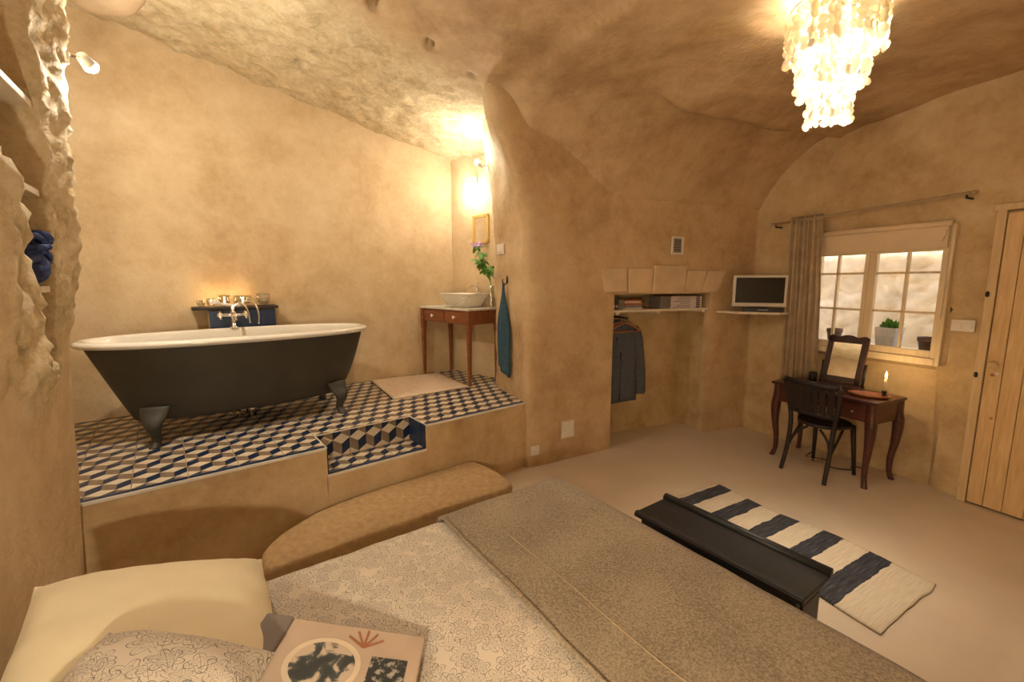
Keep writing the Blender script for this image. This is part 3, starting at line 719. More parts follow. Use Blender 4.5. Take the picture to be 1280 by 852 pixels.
for k, (xx_, yy_, r_, h_, mt, lab) in enumerate(((-.20, .17, .026, .12, 'wax', 'cream soap bottle with a pump at the end of the washstand'), (-.12, .185, .03, .14, 'glass_clear', 'clear glass lotion bottle between the pump bottle and the tap'), (-.27, .14, .03, .055, 'porcelain', 'short white soap pot on the washstand'))):
    mb = MB(); mb.lathe([(r_ * .9, 0), (r_, .01), (r_, h_ * .75), (r_ * .4, h_ * .88), (r_ * .4, h_)], 12); o = mb.build('toiletry_bottle', mt, smooth=True); o.matrix_world = Mw @ Matrix.Translation((xx_, yy_, WH + .0035)); tag(o, lab, 'bottle', 'toiletries on the washstand')
    if k < 2:
        mb = MB(); mb.tube([(0, 0, h_), (0, 0, h_ + .03), (.03, -.01, h_ + .03)], .005, 6); mb.build('pump', 'chrome', o, smooth=True)
mb = MB(); mb.tube([Vector((.36, -.02, .16)), *[p for p in crom([(.30, -.20, .09), (.22, -.205, .045), (.12, -.20, .022), (.02, -.20, .012)], 5)]], .007, 6)
o = mb.build('appliance_cable', 'white_plastic', smooth=True); o.matrix_world = Mw @ Matrix.Translation((0, 0, WH + .0035)); tag(o, 'white cable trailing round the washbasin', 'cable')
# vase of flowers at the hidden end of the washstand
vz = empty('flower_vase', (0, 0, 0), 0, 'leafy green stems with lilac flowers in a glass vase behind the pillar', 'vase'); vz.matrix_world = Mw @ Matrix.Translation((.40, .10, WH + .0035))
mb = MB(); mb.lathe([(.04, 0), (.045, .02), (.03, .12), (.035, .22), (.03, .22), (.024, .12), (.035, .03), (.01, .015)], 14); mb.build('vase', 'glass_clear', vz, smooth=True)
tips = [(-.20, -.02, .62), (-.15, .02, .56), (-.12, -.05, .50), (-.06, .03, .42), (-.17, -.03, .48)]
mb = MB()
for t in tips: mb.tube(crom([(0, 0, .03), (-.01, 0, .25), (t[0] * .6, t[1] * .6, t[2] * .75), t], 4), .004, 5)
mb.build('stems', 'leaf_green', vz, smooth=True)
def leafmesh(L, W):
    mb = MB(); rows = [(0, .06), (.25, .8), (.5, 1.), (.75, .7), (1, .03)]
    for t, w_ in rows: mb.v += [(t * L, -w_ * W / 2, -.12 * L * t * t), (t * L, 0, -.12 * L * t * t - .06 * L * w_ * .4), (t * L, w_ * W / 2, -.12 * L * t * t)]
    for i in range(4):
        for j in range(2): mb.f.append((i * 3 + j, i * 3 + j + 1, (i + 1) * 3 + j + 1, (i + 1) * 3 + j)); mb.mi.append(0)
    return mb
lm = leafmesh(.10, .055).mesh('leaf'); lm.materials.append(MATS['leaf_green'])
random.seed(3)
for t in tips:
    for k in range(12):
        f_ = random.uniform(.45, 1.0); p = Vector((t[0] * f_, t[1] * f_, .25 + (t[2] - .25) * f_))
        o = bpy.data.objects.new('leaf', lm); COL.objects.link(o); o.parent = vz; o.location = p; o.rotation_euler = (random.uniform(-.6, .6), random.uniform(-.3, 1.0), random.uniform(0, 6.28)); s_ = random.uniform(.6, 1.1); o.scale = (s_, s_, s_)
mb = MB()
for t in ((-.215, -.03, .63), (-.20, .02, .65), (-.16, .0, .63), (-.235, 0, .61)):
    for k in range(9): mb.ell((t[0] + random.uniform(-.03, .03), t[1] + random.uniform(-.03, .03), t[2] + random.uniform(-.015, .02)), (.012, .012, .009), 6, 4)
mb.build('blossom', 'petal_lilac', vz, smooth=True)

# framed mirror
NMv = Vector((MD.y, -MD.x)); 
def mw(r, off, z): q = BC + MD * r + NMv * off; return Vector((q.x, q.y, z))
p = mw(.485, .008, 2.16); mir = empty('framed_mirror', p, AM, 'small mirror in a golden wooden frame above the washbasin', 'mirror')
mb = MB()
for sx in (-1, 1): mb.box((sx * .105, -.008, 0), (.03, .02, .30))
for sz in (-1, 1): mb.box((0, -.008, sz * .135), (.24, .02, .03))
mb.build('frame', 'gilt_wood', mir, bevel=.003)
mb = MB(); mb.box((0, -.004, 0), (.185, .006, .245)); mb.build('glass', 'mirror_glass', mir)

# bath mat
c4 = [Vector((-1.47, 4.40)), Vector((-1.04, 3.68)), Vector((-.42, 4.13)), Vector((-.83, 4.78))]
a_ = math.radians(38); ctr = sum(c4, Vector((0, 0))) / 4
mb = MB(); nx, ny = 30, 24
for i in range(nx + 1):
    for j in range(ny + 1):
        u_, v_ = i / nx, j / ny; q = c4[1].lerp(c4[2], u_).lerp(c4[0].lerp(c4[3], u_), v_); mb.v.append((q.x, q.y, HP + .010 + .003 * fbm(q.x, q.y, 0, 12, 2)))
for i in range(nx):
    for j in range(ny): mb.f.append((i * (ny + 1) + j, (i + 1) * (ny + 1) + j, (i + 1) * (ny + 1) + j + 1, i * (ny + 1) + j + 1)); mb.mi.append(0)
tag(mb.build('bath_mat', 'mat_cotton', smooth=True, solid=.012), 'pale pinkish cotton bath mat on the tiles in front of the washstand', 'mat')

# pillar fittings: switch, hook, towel, lamps
PQ = Vector((-.247, 4.349)); PEd = Vector((.16, 3.651)); pd = (PQ - PEd).normalized(); pn = Vector((-pd.y, pd.x)) if Vector((-pd.y, pd.x)).x < 0 else Vector((pd.y, -pd.x)); pA = math.atan2(-pd.y, -pd.x)
def pw(x, y, off, z): q = Vector((x, y)) + pn * off; return Vector((q.x, q.y, z))
pAz = math.atan2(pn.y, pn.x) + PI / 2      # local -y faces out of the wall
def plate(name, loc, rz, w_, h_, mat, label, cat, rock=2):
    e = empty(name, loc, rz, label, cat)
    mb = MB(); mb.box((0, -.006, 0), (w_, .012, h_)); mb.build('plate', mat, e, bevel=.004)
    for k in range(rock):
        mb = MB(); mb.box((w_ * (-.22 + .44 * k) if rock == 2 else 0, -.013, 0), (w_ * .34, .006, h_ * .5)); mb.build('rocker', mat, e, bevel=.002)
    return e
plate('light_switch', pw(-.066, 4.039, .04, 1.90), pAz, .13, .09, 'white_plastic', 'white double switch on the pillar above the blue towel', 'switch')
e = empty('towel_hook', pw(-.014, 3.95, .035, 1.62), pAz, 'small black iron hook on the pillar holding the towel', 'hook')
mb = MB(); mb.tube([(0, 0, .04), (0, -.004, -.03)], .006, 6); mb.tube(crom([(0, -.004, -.02), (0, -.03, -.04), (0, -.045, -.02), (0, -.045, .01)], 4), .005, 6); mb.box((0, 0, .0), (.018, .006, .05)); mb.build('hook', 'iron', e, smooth=True)
tw = empty('hand_towel', pw(-.014, 3.95, .075, 1.60), pAz, 'dark teal towel hanging in folds from the pillar hook', 'towel')
mb = MB(); rings = []
for i in range(26):
    t = i / 25; z = -.80 * t; hw = .012 + .085 * ss(0, .55, t) * (1 - .0 * t); sh = .02 * t; ring = []
    for k in range(32):
        an = 2 * PI * k / 32; fold = 1 + .30 * math.cos(5 * an + 1.3 * t) * ss(.02, .3, t)
        x_ = math.cos(an) * hw * (1 + .08 * math.sin(3 * t)); y_ = math.sin(an) * (.010 + .022 * ss(0, .5, t)) * fold
        zb = z - (.10 * ss(.7, 1, t) * (x_ / hw * .5)) ; ring.append((x_ + sh, y_, zb))
    rings.append(ring)
mb.loft(rings); mb.build('cloth', 'towel_blue', tw, smooth=True)
def sconce(name, loc, rz, label, energy, up, length=.09):
    e = empty(name, loc, rz, label, 'wall lamp')
    mb = MB(); mb.box((0, -.006, 0), (.07, .012, .10)); mb.build('back_plate', 'white_plastic', e, bevel=.004)
    mb = MB(); mb.tube([(0, -.01, 0), (0, -.06, .0)], .009, 8); mb.build('arm', 'chrome', e, smooth=True)
    mb = MB(); d = Vector(up).normalized(); c_ = Vector((0, -.075, 0)); mb.tube([c_ - d * .02, c_ + d * length * .5], [.022, .030], 14); mb.build('shade', 'lamp_white', e, smooth=True)
    mb = MB(); mb.ell(c_ + d * length * .5, (.025, .025, .025), 10, 8); mb.build('bulb', 'bulb', e, smooth=True)
    return e, c_ + d * (length * .5 + .06)
WARM = (1, .90, .72)
e, c_ = sconce('wall_lamp', pw(-.165, 4.17, .055, 2.66), pAz, 'white spot lamp glowing high on the bath side of the pillar', 14, (-.5, -.5, .4))
lamp('lamp_light', c_, 8, (1, .94, .82), .04, e)
e, c_ = sconce('wall_lamp', mw(.40, .01, 2.66), AM, 'small white spot lamp glowing on the wall above the framed mirror', 9, (-.2, -.3, -.8))
lamp('lamp_light', c_, 4.5, (1, .94, .82), .03, e)
e, c_ = sconce('wall_lamp', (*nm(-.43, 2.72), 2.57), AN + PI / 2 + .5, 'white spot lamp glowing on the rock pier beside the shelf niche', 20, (.5, -.5, -.15))
lamp('lamp_light', c_, 27, (1, .92, .78), .04, e)

# outlet, access panel, grille on the bedroom wall
d1 = (PB - PE).normalized(); a1 = math.atan2(d1.y, d1.x); n1 = Vector((d1.y, -d1.x))
def bw(x, y, off, z): q = Vector((x, y)) + n1 * off; return Vector((q.x, q.y, z))
qq = PE + d1 * .07; plate('power_outlet', bw(qq.x, qq.y, .012, .155), a1, .085, .085, 'white_plastic', 'white square power socket low on the wall at the end of the platform', 'socket', 1)
qq = PE + d1 * .42; e = empty('access_panel', bw(qq.x, qq.y, .010, .29), a1, 'small blank pale hatch low on the plaster wall beside the socket', 'hatch')
mb = MB(); mb.box((0, -.006, 0), (.15, .012, .17)); mb.build('frame', 'stone_lintel', e, bevel=.004); mb = MB(); mb.box((0, -.013, 0), (.125, .008, .145)); mb.build('panel', 'trim_white', e, bevel=.003)
p = al(.694, .012); e = empty('vent_grille', (p.x, p.y, 1.955), AA, 'small white framed ventilation grille above the stone lintel', 'vent')
mb = MB()
for sx in (-1, 1): mb.box((sx * .062, -.008, 0), (.022, .016, .17))
for sz in (-1, 1): mb.box((0, -.008, sz * .076), (.146, .016, .02))
mb.build('frame', 'white_plastic', e, bevel=.003); mb = MB(); mb.box((0, -.002, 0), (.11, .004, .14)); mb.build('backing', 'ink', e)
for k in range(9):
    mb = MB(); mb.box((0, -.008, -.058 + .0145 * k), (.106, .010, .004)); mb.build('slat', 'silver_plastic', e)

# ------------------------------------------------------------------ wardrobe alcove
sh = empty('alcove_shelf', (*al(.59, -.19), 1.318), AA, 'painted board shelf across the top of the wardrobe alcove', 'shelf')
mb = MB(); mb.box((0, 0, .012), (1.165, .34, .022)); mb.build('board', 'shelf_paint', sh, bevel=.002)
for x_ in (-.53, -.05, .53):
    mb = MB(); mb.box((x_, 0, -.010), (.035, .33, .020)); mb.build('batten', 'shelf_paint', sh)
ZS = 1.342
def book(loc, rz, dims, mat, label, cat='book', grp='books on the alcove shelf'):
    e = empty('book', loc, rz, label, cat, grp); x_, y_, z_ = dims
    mb = MB(); mb.box((0, 0, .0015), (x_, y_, .003)); mb.box((0, 0, z_ - .0015), (x_, y_, .003)); mb.box((0, -y_ / 2 + .002, z_ / 2), (x_, .004, z_)); mb.build('cover', mat, e)
    mb = MB(); mb.box((0, .002, z_ / 2), (x_ * .97, y_ - .008, z_ - .006)); mb.build('pages', 'book_cream', e)
    return e
z = ZS
for k, (w_, h_, mt, lab) in enumerate(((.23, .016, 'book_cream', 'cream book at the bottom of the alcove pile'), (.20, .022, 'book_blue', 'blue grey book second from the bottom of the alcove pile'), (.215, .022, 'book_red', 'rust red book third from the bottom of the alcove pile'), (.20, .018, 'book_cream', 'cream book lying on the rust red one'), (.19, .014, 'book_red', 'thin red book on top of the alcove pile'))):
    p = al(.26 + .008 * (k % 3), -.14); book((p.x, p.y, z), AA + .05 * (k % 2), (w_, .15, h_), mt, lab); z += h_ + .0005
for k in range(3):
    p = al(.035 + .034 * k, -.15); e = empty('book', (p.x, p.y, ZS), AA, ['black upright book against the alcove jamb', 'dark upright book between two others in the alcove', 'dark upright book next to the alcove pile'][k], 'book', 'books on the alcove shelf')
    mb = MB(); mb.box((0, 0, .055), (.028, .10, .11)); mb.build('cover', 'book_dark', e, bevel=.002); mb = MB(); mb.box((0, -.0505, .03), (.02, .002, .025)); mb.build('spine_label', 'paper_white', e)
z = ZS
LB = ['lowest', 'second', 'third', 'fourth', 'fifth', 'topmost']
for k in range(6):
    h_ = .0205; p = al(.84 + .004 * (k % 2), -.13); e = empty('magazine_box', (p.x, p.y, z), AA, LB[k] + ' pale boxed volume of the pile at the end of the alcove shelf', 'book', 'boxed volumes on the alcove shelf')
    mb = MB(); mb.box((.06, 0, h_ / 2), (.40, .18, h_ - .001)); mb.build('cover', 'paper_white', e, bevel=.002)
    mb = MB(); mb.box((-.205, 0, h_ / 2), (.13, .175, h_ - .001)); mb.build('sleeve', 'paper_grey', e, bevel=.002)
    mb = MB(); mb.box((.0 + .02 * (k % 3), -.0905, h_ / 2), (.22 - .05 * (k % 3), .001, .005)); mb.build('print', 'ink', e); mb = MB(); mb.box((.21, -.0905, h_ / 2), (.05, .001, .013)); mb.build('emblem', 'ink', e)
    z += h_
mb = MB(); p0_, p1_ = al(.17, -.02), al(.17, -.40); mb.tube([(p0_.x, p0_.y, 1.262), (p1_.x, p1_.y, 1.262)], .010, 10)
tag(mb.build('clothes_rail', 'iron', smooth=True), 'short dark clothes rail running front to back under the alcove shelf', 'rail')
def hanger(r, off, tilt, label, drop=0.):
    p = al(r, off); e = empty('coat_hanger', (p.x, p.y, 1.262), AA + tilt, label, 'hanger', 'wooden coat hangers on the rail')
    mb = MB(); mb.tube(crom([(-.21, 0, -.135), (-.12, 0, -.085), (0, 0, -.045), (.12, 0, -.085), (.21, 0, -.135)], 5), .011, 8, .8); mb.build('yoke', 'hanger_wood', e, smooth=True)
    mb = MB(); mb.tube([(-.19, 0, -.135), (.19, 0, -.135)], .006, 6); mb.build('bar', 'hanger_wood', e, smooth=True)
    mb = MB(); mb.tube(crom([(0, 0, -.045), (0, 0, -.01), (.014, 0, .008), (0, 0, .017), (-.014, 0, .006)], 5), .0025, 6); mb.build('hook', 'chrome', e, smooth=True)
    return e
hanger(.17, -.055, .10, 'foremost empty wooden coat hanger on the alcove rail')
hanger(.17, -.105, -.12, 'empty wooden coat hanger between the jacket and the foremost hanger')
hanger(.17, -.24, .0, 'wooden coat hanger inside the grey jacket')
p = al(.215, -.24); jk = empty('jacket', (p.x, p.y, 1.262), AA, 'grey tailored jacket hanging in the wardrobe alcove', 'jacket'); jk.scale = (1.13, .9, 1.10)
def ell_ring(hw, hd, z, n=36, ex=2.3, open_=0.):
    r_ = []
    for k in range(n):
        a_ = 2 * PI * k / n; c_, s_ = math.cos(a_), math.sin(a_); r_.append((math.copysign(abs(c_) ** (2 / ex), c_) * hw, math.copysign(abs(s_) ** (2 / ex), s_) * hd, z + .006 * math.sin(4 * a_) * (z < -.6)))
    return r_
mb = MB(); mb.loft([ell_ring(.05, .03, -.03), ell_ring(.075, .045, -.045), ell_ring(.13, .052, -.075), ell_ring(.20, .058, -.125), ell_ring(.225, .066, -.17), ell_ring(.225, .075, -.26), ell_ring(.215, .078, -.38), ell_ring(.205, .08, -.50), ell_ring(.215, .085, -.62), ell_ring(.225, .088, -.74), ell_ring(.225, .086, -.79)])
mb.build('body', 'jacket_cloth', jk, smooth=True)
BODY = [(-.03, .05, .03), (-.075, .13, .052), (-.125, .20, .058), (-.17, .225, .066), (-.26, .225, .075), (-.38, .215, .078), (-.50, .205, .08), (-.62, .215, .085), (-.74, .225, .088), (-.79, .225, .086)]
def jfront(x, z):
    for (z0, w0_, d0), (z1, w1_, d1_) in zip(BODY, BODY[1:]):
        if z1 <= z <= z0: t = (z - z0) / (z1 - z0); return -(lerp(d0, d1_, t) * max(.05, 1 - (abs(x) / lerp(w0_, w1_, t)) ** 2.3) ** (1 / 2.3))
    return -.08
def patch(pol, off, th):
    n_ = len(pol); mb = MB(); mb.add([(x_, jfront(x_, z_) - off - th, z_) for x_, z_ in pol] + [(x_, jfront(x_, z_) - off, z_) for x_, z_ in pol], [tuple(range(n_)), tuple(range(2 * n_ - 1, n_ - 1, -1))] + [(i, n_ + i, n_ + (i + 1) % n_, (i + 1) % n_) for i in range(n_)]); return mb
for sx in (-1, 1):
    mb = MB(); mb.tube(crom([(sx * .165, 0, -.125), (sx * .205, -.005, -.20), (sx * .235, -.02, -.42), (sx * .235, -.055, -.60), (sx * .225, -.075, -.73)], 6), [.050 + (.014 if i < 9 else .014 - .0008 * (i - 8)) for i in range(25)], 16, .9); sl = mb.build('sleeve', 'jacket_cloth', jk, smooth=True)
    mb = MB()
    for k in range(3): mb.ell((sx * .255, -.125, -.66 - .018 * k), (.006, .004, .006), 8, 4)
    mb.build('cuff_button', 'black_plastic', sl, smooth=True)
    patch([(sx * .020, -.06), (sx * .095, -.10), (sx * .120, -.19), (sx * .085, -.215), (sx * .095, -.25), (sx * .055, -.34), (sx * .006, -.42)], .003, .007).build('lapel', 'jacket_cloth', jk)
    patch([(sx * .06, -.54), (sx * .12, -.545), (sx * .175, -.555), (sx * .175, -.60), (sx * .12, -.595), (sx * .06, -.59)], .001, .006).build('pocket_flap', 'jacket_cloth', jk)
patch([(-.055, -.05), (.055, -.05), (.045, -.2), (.02, -.34), (0, -.41), (-.02, -.34), (-.045, -.2)], .0005, .002).build('shirt_opening', 'jacket_lining', jk)
patch([(-.006, -.42), (-.001, -.42), (-.001, -.60), (.004, -.775), (-.012, -.775), (-.006, -.6)], .0005, .002).build('front_opening', 'jacket_lining', jk)
mb = MB()
for z in (-.42, -.52): mb.ell((.014, -.084, z), (.009, .005, .009), 8, 4)
mb.build('button', 'black_plastic', jk, smooth=True)

# TV corner
tv_c = Vector((2.43, 4.42)); vA = math.atan2(tv_c.y, tv_c.x) - PI / 2
mb = MB(); sp_ = [PD + Vector((.0, .06)), PD + Vector((.05, -.0)), Vector((2.24, 4.30)), Vector((2.58, 4.17)), Vector((2.70, 4.22)), Vector((2.74, 4.45)), PE2 + Vector((.02, .03))]
mb.prism([tuple(p) for p in sp_], 1.290, 1.312); tag(mb.build('corner_shelf', 'shelf_paint', bevel=.002), 'painted corner shelf carrying the television beside the curtain', 'shelf')
tvr = math.radians(-22)
tv = empty('television', (2.475, 4.35, 1.312), tvr, 'small flat television with a pale silver frame on the corner shelf', 'television')
mb = MB(); mb.box((0, 0, .205), (.48, .045, .315)); mb.build('case', 'silver_plastic', tv, bevel=.008)
mb = MB(); mb.box((.0, -.0245, .212), (.425, .006, .25)); mb.build('screen', 'screen_black', tv, bevel=.002)
mb = MB(); mb.box((0, .02, .025), (.16, .06, .05)); mb.build('stand', 'black_plastic', tv)
db = empty('set_top_box', (2.455, 4.29, 1.312), tvr, 'flat black receiver box under the television', 'receiver')
mb = MB(); mb.box((.02, -.02, .020), (.36, .06, .036)); mb.build('case', 'black_plastic', db, bevel=.004)
mb = MB(); mb.box((.02, -.051, .022), (.09, .002, .010)); mb.build('display', 'book_blue', db)

# ------------------------------------------------------------------ window (frame, two sashes, muntins, panes)
WA = AR + PI                                   # local x runs towards the door, local -y into the room
w0 = empty('window_1', (*wr(0), 0), WA, 'cream painted casement window with small panes over the dressing table', 'window'); w0['kind'] = 'structure'
def wbox(r0, r1, z0, z1, y0, y1): mb = MB(); mb.box((-(r0 + r1) / 2, (y0 + y1) / 2, (z0 + z1) / 2), (abs(r1 - r0), y1 - y0, z1 - z0)); return mb
def addb(mb, r0, r1, z0, z1, y0, y1): mb.box((-(r0 + r1) / 2, (y0 + y1) / 2, (z0 + z1) / 2), (abs(r1 - r0), y1 - y0, z1 - z0))
mb = MB(); 
addb(mb, .245, .275, .965, 2.03, -.035, .06); addb(mb, 1.275, 1.305, .965, 2.03, -.035, .06); addb(mb, .275, 1.275, .965, 1.02, -.035, .06); addb(mb, .275, 1.275, 1.86, 2.03, -.010, .06)
mb.build('frame', 'window_paint', w0, bevel=.004)
PZ = [1.075, 1.36, 1.375, 1.67, 1.685, 1.838]
for (a0, a1) in ((.275, .775), (.777, 1.275)):
    st_l = .036 if a0 < .5 else .030
    sash = MB(); i0, i1 = (a0 + .036, a1 - .052) if a0 < .5 else (a0 + .032, a1 - .05)
    addb(sash, a0, i0, 1.02, 1.86, -.018, .025); addb(sash, i1, a1, 1.02, 1.86, -.018, .025); addb(sash, i0, i1, 1.02, 1.075, -.018, .025); addb(sash, i0, i1, 1.838, 1.86, -.018, .025)
    so = sash.build('sash', 'window_paint', w0, bevel=.003)
    mid = (i0 + i1) / 2 - (.0 if a0 < .5 else 0)
    mb = MB(); addb(mb, mid - .009, mid + .009, 1.075, 1.838, -.010, .018); mb.build('muntin', 'window_paint', so)
    for zz in (1.3675, 1.6775):
        mb = MB(); addb(mb, i0, i1, zz - .009, zz + .009, -.010, .018); mb.build('muntin', 'window_paint', so)
    for (b0, b1) in ((i0, mid - .009), (mid + .009, i1)):
        for z0_, z1_ in ((1.075, 1.3585), (1.3765, 1.6685), (1.6865, 1.838)):
            mb = MB(); addb(mb, b0, b1, z0_, z1_, .004, .007); mb.build('pane', 'pane_glass', so)
mb = MB(); addb(mb, .20, 1.35, .925, .968, -.03, .10); sill = MB(); addb(sill, .20, 1.35, .99, 1.02, .06, .52); sill.build('outer_sill', 'outer_stone', w0)
w2 = empty('window_2', (*wr(0), 0), WA, 'plain casement window beyond the pine door', 'window'); w2['kind'] = 'structure'
mb = MB(); addb(mb, -2.15, -2.10, 1.0, 2.1, .02, .09); addb(mb, -1.40, -1.35, 1.0, 2.1, .02, .09); addb(mb, -2.10, -1.40, 1.0, 1.05, .02, .09); addb(mb, -2.10, -1.40, 2.05, 2.1, .02, .09); addb(mb, -1.77, -1.73, 1.05, 2.05, .03, .08); mb.build('frame', 'window_paint', w2)
for b0, b1 in ((-2.10, -1.77), (-1.73, -1.40)): mb = MB(); addb(mb, b0, b1, 1.05, 2.05, .05, .054); mb.build('pane', 'pane_glass', w2)
# roller blind, rolled up
e = empty('roller_blind', (*wr(0), 0), WA, 'cream roller blind rolled up above the window panes', 'blind')
mb = MB(); mb.tube([(-1.27, -.045, 2.035), (-.265, -.045, 2.035)], .022, 12); mb.build('roll', 'blind_cloth', e, smooth=True)
mb = MB(); addb(mb, .285, 1.265, 1.868, 2.03, -.032, -.028); mb.build('cloth', 'blind_cloth', e); mb = MB(); addb(mb, .28, 1.27, 1.858, 1.872, -.037, -.023); mb.build('bottom_bar', 'blind_cloth', e)
mb = MB(); mb.tube([(-.262, -.05, 2.03), (-.258, -.052, 1.4), (-.262, -.05, 1.33)], .003, 5); mb.tube([(-.275, -.05, 2.03), (-.29, -.056, 1.95), (-.31, -.054, 1.90)], .003, 5); mb.build('pull_cord', 'rope', e)
# cord cleat
e = empty('cord_cleat', (*wr(.215, -.022), 1.40), WA, 'tiny iron hook holding the blind cord beside the window', 'hook'); mb = MB(); mb.tube([(0, .012, 0), (0, -.015, 0), (0, -.02, .02)], .004, 6); mb.tube([(0, -.012, .0), (0, -.016, -.02)], .004, 6); mb.build('prong', 'iron', e)
# curtain rod and curtain
e = empty('curtain_rod', (*wr(0), 0), WA, 'thin grey curtain rod running above the window', 'rod')
mb = MB(); mb.tube([(-1.60, -.10, 2.172), (-.155, -.10, 2.222)], .011, 10); mb.build('rod', 'curtain_cloth', e, smooth=True)
for r_, z in ((1.57, 2.173), (.19, 2.221)):
    mb = MB(); mb.tube([(-r_, .02, z - .03), (-r_, -.10, z - .03), (-r_, -.10, z)], .007, 6); mb.build('bracket', 'iron', e, smooth=True)
for x_ in (-1.605, -.15): mb = MB(); mb.ell((x_, -.10, 2.172 if x_ < -1 else 2.222), (.02, .016, .016), 10, 6); mb.build('finial', 'curtain_cloth', e, smooth=True)
e = empty('curtain', (*wr(0), 0), WA, 'taupe linen curtain drawn to the corner side of the window', 'curtain')
mb = MB(); nx, nz_ = 90, 36
for i in range(nx + 1):
    for j in range(nz_ + 1):
        t = j / nz_; z = 2.215 - 1.64 * t; u_ = i / nx; r0_, r1_ = lerp(1.135, 1.085, t), lerp(1.415, 1.43, t)
        ph_ = u_ * 2 * PI * 7 + .5 * math.sin(u_ * 9 + t * 2); am = .022 + .012 * t
        x_ = -(lerp(r0_, r1_, u_) + .006 * math.sin(ph_ * .5 + t * 3)); y_ = lerp(-.10, -.05, t) + am * (1 - .40 * t) * math.sin(ph_) + .01 * nz(u_ * 5, t * 3) 
        mb.v.append((x_, y_, z))
for i in range(nx):
    for j in range(nz_): mb.f.append((i * (nz_ + 1) + j, i * (nz_ + 1) + j + 1, (i + 1) * (nz_ + 1) + j + 1, (i + 1) * (nz_ + 1) + j)); mb.mi.append(0)
mb.build('cloth', 'curtain_cloth', e, smooth=True, solid=.004)
mb = MB(); mb.tube([(-1.415, -.10, 2.175), (-1.135, -.10, 2.185)], .017, 8); mb.build('heading', 'curtain_cloth', e, smooth=True)
plate('light_switch', (*wr(.146, -.010), 1.288), WA, .13, .085, 'white_plastic', 'white double switch on the wall between the window and the pine door', 'switch')
# outdoors: pots on the sill, stone wall across the passage
def pot(r, y, z, w_, h_, sq, mat, label, plant):
    q = wr(r, y); e = empty('plant_pot', (q[0], q[1], z), WA, label, 'plant pot', 'pots on the outer window sill')
    mb = MB()
    if sq: mb.loft([[(a_ * s_, b_ * s_, zz) for a_, b_ in ((-1, -1), (1, -1), (1, 1), (-1, 1))] for s_, zz in ((w_ * .40, 0), (w_ * .5, h_), (w_ * .46, h_), (w_ * .42, h_ * .8))])
    else: mb.lathe([(w_ * .38, 0), (w_ * .48, h_ * .78), (w_ * .53, h_ * .78), (w_ * .53, h_), (w_ * .48, h_), (w_ * .45, h_ * .8)], 18)
    mb.build('pot', mat, e, smooth=not sq)
    if plant:
        lm2 = leafmesh(.10, .04).mesh('leaf'); lm2.materials.append(MATS['leaf_green'])
        for k in range(26):
            o = bpy.data.objects.new('leaf', lm2); COL.objects.link(o); o.parent = e; o.location = (random.uniform(-.04, .04), random.uniform(-.03, .03), h_ * .93); o.rotation_euler = (0, random.uniform(-1.3, -.3), random.uniform(0, 6.28)); s_ = random.uniform(.7, 1.1); o.scale = (s_,) * 3
pot(.66, .16, 1.02, .15, .20, True, 'pot_grey', 'square grey planter with a bright green plant outside the window', True)
pot(.38, .15, 1.02, .15, .145, False, 'pot_brown', 'bare dark brown flower pot outside the window', False)
pot(1.08, .15, 1.02, .12, .15, False, 'pot_brown', 'dark brown flower pot outside the window beside the curtain', False)
mb = MB(); nx, nz_ = 110, 80
for i in range(nx + 1):
    for j in range(nz_ + 1):
        r_ = 4.2 - 5.1 * i / nx; z = -.2 + 3.6 * j / nz_; q = wr(r_, 1.35 + .10 * fbm(r_ * 1.0, z * 1.6, 0, 1.6, 5) + .11 * abs(fbm(r_, z * 2.4, 4, 4, 4))); mb.v.append((q[0], q[1], z))
for i in range(nx):
    for j in range(nz_): mb.f.append((i * (nz_ + 1) + j, (i + 1) * (nz_ + 1) + j, (i + 1) * (nz_ + 1) + j + 1, i * (nz_ + 1) + j + 1)); mb.mi.append(0)
o = mb.build('wall_outside', 'outer_stone', smooth=True, solid=.1); tag(o, 'rough sunlit limestone wall across the passage outside the window', 'wall', kind='structure')
mb = MB(); mb.prism([wr(4.2, .28), wr(-2.2, .28), wr(-2.2, 1.5), wr(4.2, 1.5)], -.3, -.05); tag(mb.build('floor_outside', 'outer_stone'), 'stone paving of the passage outside the window', 'ground', kind='structure')

# ------------------------------------------------------------------ pine door
dr = empty('door_1', (*wr(0), 0), WA, 'pale knotty pine plank door beside the window', 'door'); dr['kind'] = 'structure'
r0_ = -.012
xw = [.085, .095, .10, .11, .095, .105, .10, .09]
x_ = .012
for k, w_ in enumerate(xw):
    mb = MB(); mb.box((x_ + w_ / 2, -.035, 1.04), (w_ - .003, .03, 2.05)); mb.build('plank', 'pine', dr, bevel=.003); x_ += w_
DW = x_
mb = MB(); mb.box((-.018, -.03, 1.045), (.050, .05, 2.09)); mb.box((DW + .03, -.03, 1.045), (.05, .05, 2.09)); mb.box((DW / 2, -.03, 2.105), (DW + .12, .05, .045)); mb.build('frame', 'pine_trim', dr, bevel=.004)
mb = MB(); mb.tube([(.062, -.05, 1.04), (.062, -.085, 1.04)], .010, 8); mb.ell((.062, -.10, 1.04), (.027, .022, .027), 14, 8); mb.build('knob', 'pine_trim', dr, smooth=True)
mb = MB(); mb.lathe([(.010, 0), (.012, .002), (.003, .003)], 10); o = mb.build('keyhole', 'white_plastic', dr); o.location = (.072, -.051, .975); o.rotation_euler = (PI / 2, 0, 0)
random.seed(5)
mb = MB()
for k in range(16):
    u_ = random.uniform(.03, DW - .05); z = random.uniform(.1, 1.95); mb.tube([(u_, -.0505, z), (u_, -.0512, z)], random.uniform(.006, .012), 10)
mb.build('knots', 'hanger_wood', dr)['kind'] = 'stuff'
